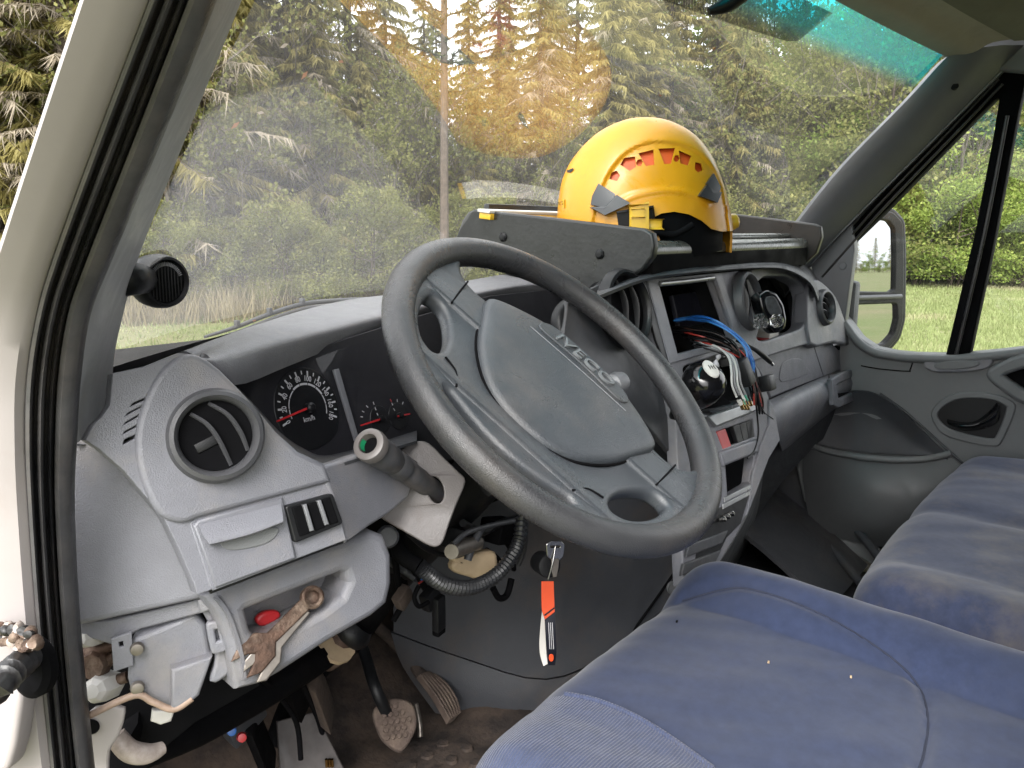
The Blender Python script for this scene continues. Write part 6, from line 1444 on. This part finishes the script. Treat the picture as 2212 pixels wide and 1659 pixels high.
def conifer(seed, Ht, spread, m, deadshare, pine=False, dens=1.0):
    rng = random.Random(seed)
    TV, TF = [], []; NV, NF, NT = [], [], []; DV, DF, DT = [], [], []
    segs = 9; lean = Vector((rng.uniform(-.02, .02), rng.uniform(-.02, .02), 0)); pts = []
    for k in range(segs+1):
        t = k/segs; pts.append((Vector((lean.x*Ht*t+.05*math.sin(3*t+seed), lean.y*Ht*t+.05*math.cos(2.3*t+seed), Ht*t)), ((.0075 if pine else .0105)*Ht)*(1-t)**.8+.012))
    for (p0, r0), (p1, r1) in zip(pts, pts[1:]): stem(TV, TF, p0, p1, r0, r1, 8)
    def spray(p, d, ln, dead, tone):
        # a twig: narrow drooping triangles either side
        Vv, Ff, Tt = (DV, DF, DT) if dead else (NV, NF, NT)
        side = d.cross(Vector((0, 0, 1))); 
        if side.length < .01: side = Vector((1, 0, 0))
        side.normalize(); dn = Vector((0, 0, -1))
        w_ = ln*(.07 if dead else .15)
        tip = p+d*ln+dn*ln*rng.uniform(.1, .5)
        k = len(Vv); s = side*w_*.5+Vector((0, 0, rng.uniform(-.5, .5)*w_))
        Vv += [tuple(p-s), tuple(p+s), tuple(tip)]; Ff.append((k, k+1, k+2)); Tt += [tone]*3
    z0 = .06 if not pine else .35
    nb = int((105 if not pine else 46)*dens)
    for i in range(nb):
        t = z0+(1-z0)*((i+rng.random())/nb)**.92; az = i*2.4+rng.uniform(-.5, .5); base = Vector((lean.x*Ht*t, lean.y*Ht*t, Ht*t))
        if pine: ln = spread*(.35+.65*math.sin(math.pi*min(1, (t-z0)/(1-z0)*.9+.1)))*rng.uniform(.6, 1.1)
        else: ln = spread*(1-t)**.75*rng.uniform(.65, 1.15)+.15
        dead = (rng.random() < deadshare*(1.6-1.6*t)) and not pine
        el0 = rng.uniform(.05, .4) if pine else rng.uniform(-.25, .12)
        d = Vector((math.cos(az), math.sin(az), math.tan(el0))).normalized()
        ns = max(4, int(ln/(.17 if not pine else .22))); prev = base; tone0 = rng.uniform(-.15, .35)
        for s in range(ns):
            f = (s+1)/ns; p = base+d*ln*f+Vector((0, 0, (-.20*ln*f*f+.14*ln*max(0, f-.6)) if not pine else .1*ln*f*f))
            p += Vector((rng.uniform(-.03, .03), rng.uniform(-.03, .03), rng.uniform(-.02, .02)))
            rr_ = .018*(1-.8*f)*(ln/2+.3); stem(TV if not dead else DV, TF if not dead else DF, prev, p, rr_+.006, rr_*.8+.004, 3)
            if dead: DT += [.4]*6
            dirb = (p-prev).normalized(); 
            if f > .12:
                cnt = int((14 if not pine else 22)*(1 if f < .99 else 1.5)*dens)
                if dead: cnt = 9
                for q in range(cnt):
                    sd = rng.choice((-1, 1)); a_ = sd*rng.uniform(.35, 1.3) if not pine else rng.uniform(-2.2, 2.2)
                    dd = Vector((dirb.x*math.cos(a_)-dirb.y*math.sin(a_), dirb.x*math.sin(a_)+dirb.y*math.cos(a_), dirb.z+(rng.uniform(-.7, .1) if not pine else rng.uniform(-.2, .9)))).normalized()
                    pp_ = lerp(prev, p, rng.random())
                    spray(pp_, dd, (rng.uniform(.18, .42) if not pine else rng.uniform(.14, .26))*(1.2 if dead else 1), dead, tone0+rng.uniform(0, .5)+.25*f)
            prev = p
    return TV, TF, NV, NF, NT, DV, DF, DT
kinds = []
for k, (Ht, sp, ds_, pine) in enumerate(((15, 2.7, .42, False), (13, 2.4, .55, False), (17, 3.0, .35, False), (11, 2.3, .25, False), (14, 2.6, .0, True))):
    TV, TF, NV, NF, NT, DV, DF, DT = conifer(20+k, Ht, sp, None, ds_, pine, 1.25)
    kinds.append((fastmesh('trunk', TV, TF, BARKP if pine else BARK), fastmesh('crown', NV, NF, PINE if pine else NEED, NT), fastmesh('dead_branches', DV, DF, DEAD, DT) if DV else None))
def broadleaf(seed, Ht, rx, m, nl=9000, ls=.085, base=.06):
    rng = random.Random(seed); TV, TF, LV, LF, LT = [], [], [], [], []
    clumps = []
    for k in range(5 if Ht < 5 else 3):
        p = Vector((rng.uniform(-.25, .25)*rx, rng.uniform(-.25, .25)*rx, 0)); q = p+Vector((rng.uniform(-.3, .3)*rx, rng.uniform(-.3, .3)*rx, Ht*rng.uniform(.6, .9)))
        stem(TV, TF, p, q, .006*Ht+.01, .01, 6)
        for j in range(11):
            f = rng.uniform(.04, .95); a = rng.uniform(0, 6.28); b0 = lerp(p, q, f); ln = rx*rng.uniform(.4, .9)*(1.1-.6*f); tip = b0+Vector((math.cos(a)*ln, math.sin(a)*ln, ln*rng.uniform(.1, .7)))
            stem(TV, TF, b0, tip, .02, .006, 4)
            for c in range(3): clumps.append((lerp(b0, tip, rng.uniform(.4, 1.1)), rng.uniform(.22, .5)*rx*.55, rng.uniform(-.1, .4)))
    for i in range(nl):
        c, r_, tn = rng.choice(clumps); d = Vector((rng.gauss(0, 1), rng.gauss(0, 1), rng.gauss(0, .8))).normalized()*r_*rng.random()**.5; p = c+d
        if p.z < base*Ht: p.z = base*Ht+rng.random()*.3
        a = Vector((rng.gauss(0, 1), rng.gauss(0, 1), rng.gauss(0, 1))).normalized()*ls*rng.uniform(.6, 1.3); b_ = a.cross(Vector((rng.gauss(0, 1), rng.gauss(0, 1), rng.gauss(0, 1))).normalized())*.7
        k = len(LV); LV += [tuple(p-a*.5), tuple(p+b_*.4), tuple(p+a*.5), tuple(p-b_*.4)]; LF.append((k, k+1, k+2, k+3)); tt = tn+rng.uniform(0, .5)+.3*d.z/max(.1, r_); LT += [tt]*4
    return fastmesh('trunk', TV, TF, BARK), fastmesh('crown', LV, LF, m, LT), None
kinds.append(broadleaf(50, 3.6, 2.0, LEAF, 9000, .10)); kinds.append(broadleaf(51, 5.0, 2.2, LEAF2, 10000, .11)); kinds.append(broadleaf(52, 8.5, 2.8, LEAF, 12000, .12))
def thicket(seed, Ht):
    rng = random.Random(seed); TV, TF, LV, LF, LT = [], [], [], [], []
    def grow_(p, d, ln, r_, lev):
        q = p+d*ln; stem(TV, TF, p, q, r_, r_*.65, 4 if lev < 2 else 3)
        if lev == 4:
            for _ in range(5):
                c = lerp(p, q, rng.random()); a = Vector((rng.gauss(0, 1), rng.gauss(0, 1), rng.gauss(0, 1))).normalized()*.05; b_ = a.cross(Vector((rng.gauss(0, 1), rng.gauss(0, 1), .3)).normalized())*.8
                k = len(LV); LV.extend([tuple(c-a), tuple(c+b_), tuple(c+a), tuple(c-b_)]); LF.append((k, k+1, k+2, k+3)); LT.extend([rng.uniform(.1, .9)]*4)
            return
        n = 4 if lev else 7
        for k in range(n):
            f = rng.uniform(.25, 1); dd = (d+Vector((rng.gauss(0, .55), rng.gauss(0, .55), rng.gauss(.08, .35)))).normalized(); grow_(lerp(p, q, f), dd, ln*rng.uniform(.4, .62), r_*.5, lev+1)
    for k in range(3): grow_(Vector((rng.uniform(-.5, .5), rng.uniform(-.5, .5), 0)), Vector((rng.uniform(-.25, .25), rng.uniform(-.25, .25), 1)).normalized(), Ht*.5, .035, 0)
    return fastmesh('trunk', TV, TF, mat('alder_bark', (.20, .17, .14), .9, var=.3)), fastmesh('crown', LV, LF, LEAF2, LT), None
kinds.append(thicket(70, 7.0)); kinds.append(thicket(71, 9.0))
def put(kind, loc, sc, rz, name, label, cat, group):
    e = thing(name, loc, label, cat, group); e.rotation_euler = (0, 0, rz); e.scale = (sc, sc, sc)
    for nm, me in zip(('trunk', 'crown', 'dead_branches'), kinds[kind]):
        if me is None: continue
        o = bpy.data.objects.new(nm, me); COL.objects.link(o); o.parent = e
    return e
rng = random.Random(99)
def dforest(px): return 18.5+max(0, px-500)/1500*18
GW = 'spruces and pines of the wood ahead of the van'
px = -330
# front row by hand-sized steps, two rows behind
ZONES = [(-9999, 20, 'left of the white door pillar'), (20, 330, 'hidden partly by the driver side pillar'), (330, 450, 'just above the tweeter speaker'), (450, 600, 'above the round driver vent'), (600, 740, 'above the speedometer'), (740, 860, 'above the left edge of the steering wheel'), (860, 1010, 'in the sky gap above the steering wheel'), (1010, 1150, 'in the sky gap above the tray side board'), (1150, 1290, 'behind the left side of the helmet'), (1290, 1430, 'straight behind the helmet'), (1430, 1570, 'behind the right side of the helmet'), (1570, 1720, 'between helmet and passenger pillar'), (1720, 1850, 'close to the passenger pillar'), (1850, 9999, 'partly behind the passenger pillar')]
def zone(x): return next(z[2] for z in ZONES if z[0] <= x < z[1])
RN = ['front row', 'second row', 'third row', 'rear row']
for row, (dd, step, jit) in enumerate(((0, 92, 25), (3.0, 92, 35), (6.5, 92, 40), (12, 88, 40))):
    px = -190+row*47
    while px < 1640:
        x = px+rng.uniform(-jit, jit); D = dforest(max(0, px))+dd+rng.uniform(-1.3, 1.6)
        k = rng.choice((0, 1, 2, 3, 0, 1))
        gap = 760 < x < 1130
        if gap and row in (0,):
            k = 3 if rng.random() < .85 else 4
        if not (row == 0 and x < 60 and False):
            sc = rng.uniform(.72, 1.0) if not gap else rng.uniform(.5, .74)
            put(k, spot(x, D), sc, rng.uniform(0, 6.28), 'pine_tree' if k == 4 else 'spruce_tree', (RN[row]+(' pine ' if k == 4 else ' spruce ')+zone(x)), 'tree', 'pines in the gap' if k == 4 else GW)
        px += step
for x, D, sc in ((965, 17.5, .9),): put(4, spot(x, D), sc, rng.uniform(0, 6), 'pine_tree', 'tall slender pine '+zone(x), 'tree', 'pines in the gap')
for i in range(30):
    x = -150+i*84+rng.uniform(-30, 30); D = dforest(max(0, x))+rng.uniform(-1.5, 4.5)
    put(8+i % 2, spot(x, D), rng.uniform(.8, 1.15), rng.uniform(0, 6), 'alder_tree', 'thin twiggy alder '+zone(x), 'tree', 'alders among the spruces')
for x, D, sc, k in ((850, 26, .72, 0), (930, 29, .6, 2), (1010, 27, .7, 1), (1075, 30, .75, 2), (770, 24, .9, 2)): put(k, spot(x, D), sc, rng.uniform(0, 6), 'spruce_tree', 'tall back spruce '+zone(x), 'tree', GW)
# young bushes along the edge, and the bright hedge beyond the field
for x, D, sc, k in ((330, 16.5, .5, 6), (430, 17.2, .6, 6), (520, 17.5, .5, 6), (610, 17.6, .6, 6), (700, 18, .5, 6), (790, 18.5, .7, 6), (880, 19.5, .6, 6), (980, 20.5, .7, 6), (1090, 22, .7, 6), (1230, 24, .7, 6), (1480, 28, .8, 6), (1620, 30, .9, 6), (1730, 33, 1.0, 6)):
    put(k, spot(x, D), sc, rng.uniform(0, 6), 'edge_bush', 'low olive bush '+zone(x), 'bush', 'bushes at the foot of the wood')
for i in range(22):
    x = 1500+i*30+rng.uniform(-14, 14); D = 33+rng.uniform(-3, 5); put((6, 7, 6, 9)[i % 4], spot(x, D), rng.uniform(1.1, 1.7), rng.uniform(0, 6), 'leafy_tree', 'olive leafy tree '+zone(x), 'tree', 'leafy trees right of the helmet')
for i in range(14):
    x = 1480+i*42+rng.uniform(-14, 14); put(7, spot(x, 37+rng.uniform(-2, 3)), rng.uniform(1.5, 1.95), rng.uniform(0, 6), 'leafy_tree', 'tall olive leafy tree '+zone(x), 'tree', 'leafy trees right of the helmet')
for i in range(26):
    x = 1830+i*26+rng.uniform(-12, 12); D = 38+rng.uniform(-4, 6); put((5, 6, 7, 5)[i % 4], spot(x, D), rng.uniform(1.1, 1.8), rng.uniform(0, 6), 'hedge_bush', 'bright green bush in the hedge beyond the passenger window', 'bush', 'bushes of the hedge beyond the field')
for i in range(24):
    x = 1760+i*26+rng.uniform(-10, 10); put(5, spot(x, 30.5+rng.uniform(-1.5, 2)), rng.uniform(.8, 1.25), rng.uniform(0, 6), 'low_bush', 'low yellow green bush at the edge of the meadow', 'bush', 'low bushes along the meadow edge')
for i in range(12):
    x = 1840+i*55+rng.uniform(-15, 15); put((7, 6, 0, 7)[i % 4], spot(x, 52+rng.uniform(-4, 5)), rng.uniform(1.0, 1.4), rng.uniform(0, 6), 'field_tree', 'taller tree rising behind the bright green hedge', 'tree', 'trees behind the hedge')
# trees seen in the door mirror, across the meadow behind
for i in range(44):
    a = R(151.5+.26*i); D = 250+rng.uniform(-15, 30); p = Vector((CAM.x+math.sin(a)*D, CAM.y+math.cos(a)*D, GROUND))
    put((7, 6, 0, 7)[i % 4], p, rng.uniform(.5, .85), rng.uniform(0, 6), 'far_tree', 'distant tree seen small in the door mirror', 'tree', 'trees reflected in the door mirror')
# grass
GM = leafmat('grass_blades', (.18, .22, .08), (.25, .285, .12), (.36, .33, .20), .4)
GV, GF, GT = [], [], []
rng = random.Random(4)
for i in range(90000):
    if i % 3: x = rng.uniform(1750, 2300); D = 4+38*rng.random()**1.3
    else: x = rng.uniform(-250, 1800); D = 6.5+22*rng.random()**1.1
    p = spot(x, D); h = rng.uniform(.03, .09)*(1+.3*(D > 15)); w_ = rng.uniform(.006, .014)*(1+D*.05); a = rng.uniform(0, 6.28); ln = rng.uniform(-.5, .5)*h
    dry = noise.noise(Vector((p.x*.35, p.y*.35, 7))) 
    k = len(GV); c_, s_ = math.cos(a)*w_, math.sin(a)*w_
    GV += [(p.x-c_, p.y-s_, p.z-.01), (p.x+c_, p.y+s_, p.z-.01), (p.x+ln, p.y+rng.uniform(-.5, .5)*h, p.z+h)]; GF.append((k, k+1, k+2)); GT += [.15+.9*max(0, dry)+rng.uniform(0, .3)]*3
gme = fastmesh('grass', GV, GF, GM, GT); go = bpy.data.objects.new('grass', gme); COL.objects.link(go); tag(go, 'short meadow grass with dry patches around the van', 'grass', kind='stuff')
# tall dry grass and brush at the foot of the wood
GV, GF, GT = [], [], []
for i in range(26000):
    x = rng.uniform(-250, 1850); D = dforest(max(0, x))-3.2+5.5*rng.random(); p = spot(x, D); h = rng.uniform(.25, .85); w_ = rng.uniform(.006, .016); a = rng.uniform(0, 6.28)
    k = len(GV); c_, s_ = math.cos(a)*w_, math.sin(a)*w_
    GV += [(p.x-c_, p.y-s_, p.z-.02), (p.x+c_, p.y+s_, p.z-.02), (p.x+rng.uniform(-.4, .4)*h, p.y+rng.uniform(-.4, .4)*h, p.z+h)]; GF.append((k, k+1, k+2)); GT += [rng.uniform(0, 1)]*3
DRY = leafmat('dry_grass', (.16, .14, .075), (.25, .21, .12), (.34, .29, .18), .4)
bme = fastmesh('undergrowth', GV, GF, DRY, GT); bo_ = bpy.data.objects.new('undergrowth', bme); COL.objects.link(bo_); tag(bo_, 'tall dry straw coloured brush along the edge of the wood', 'brush', kind='stuff')

# things of one kind in one spot are told apart by their order from the left
ORD = ['leftmost', 'second from left', 'third from left', 'fourth from left', 'fifth from left', 'sixth from left', 'seventh from left', 'eighth from left']
by = {}
for o in list(COL.objects):
    if o.parent is None and o.get('category') in ('tree', 'bush') and 'mirror' not in o['label']: by.setdefault(o['label'], []).append(o)
for lab, os_ in by.items():
    if 1 < len(os_) <= 8:
        os_.sort(key=lambda o: math.atan2(o.location.x-CAM.x, o.location.y-CAM.y))
        for k, o in enumerate(os_): o['label'] = lab+', '+ORD[k]
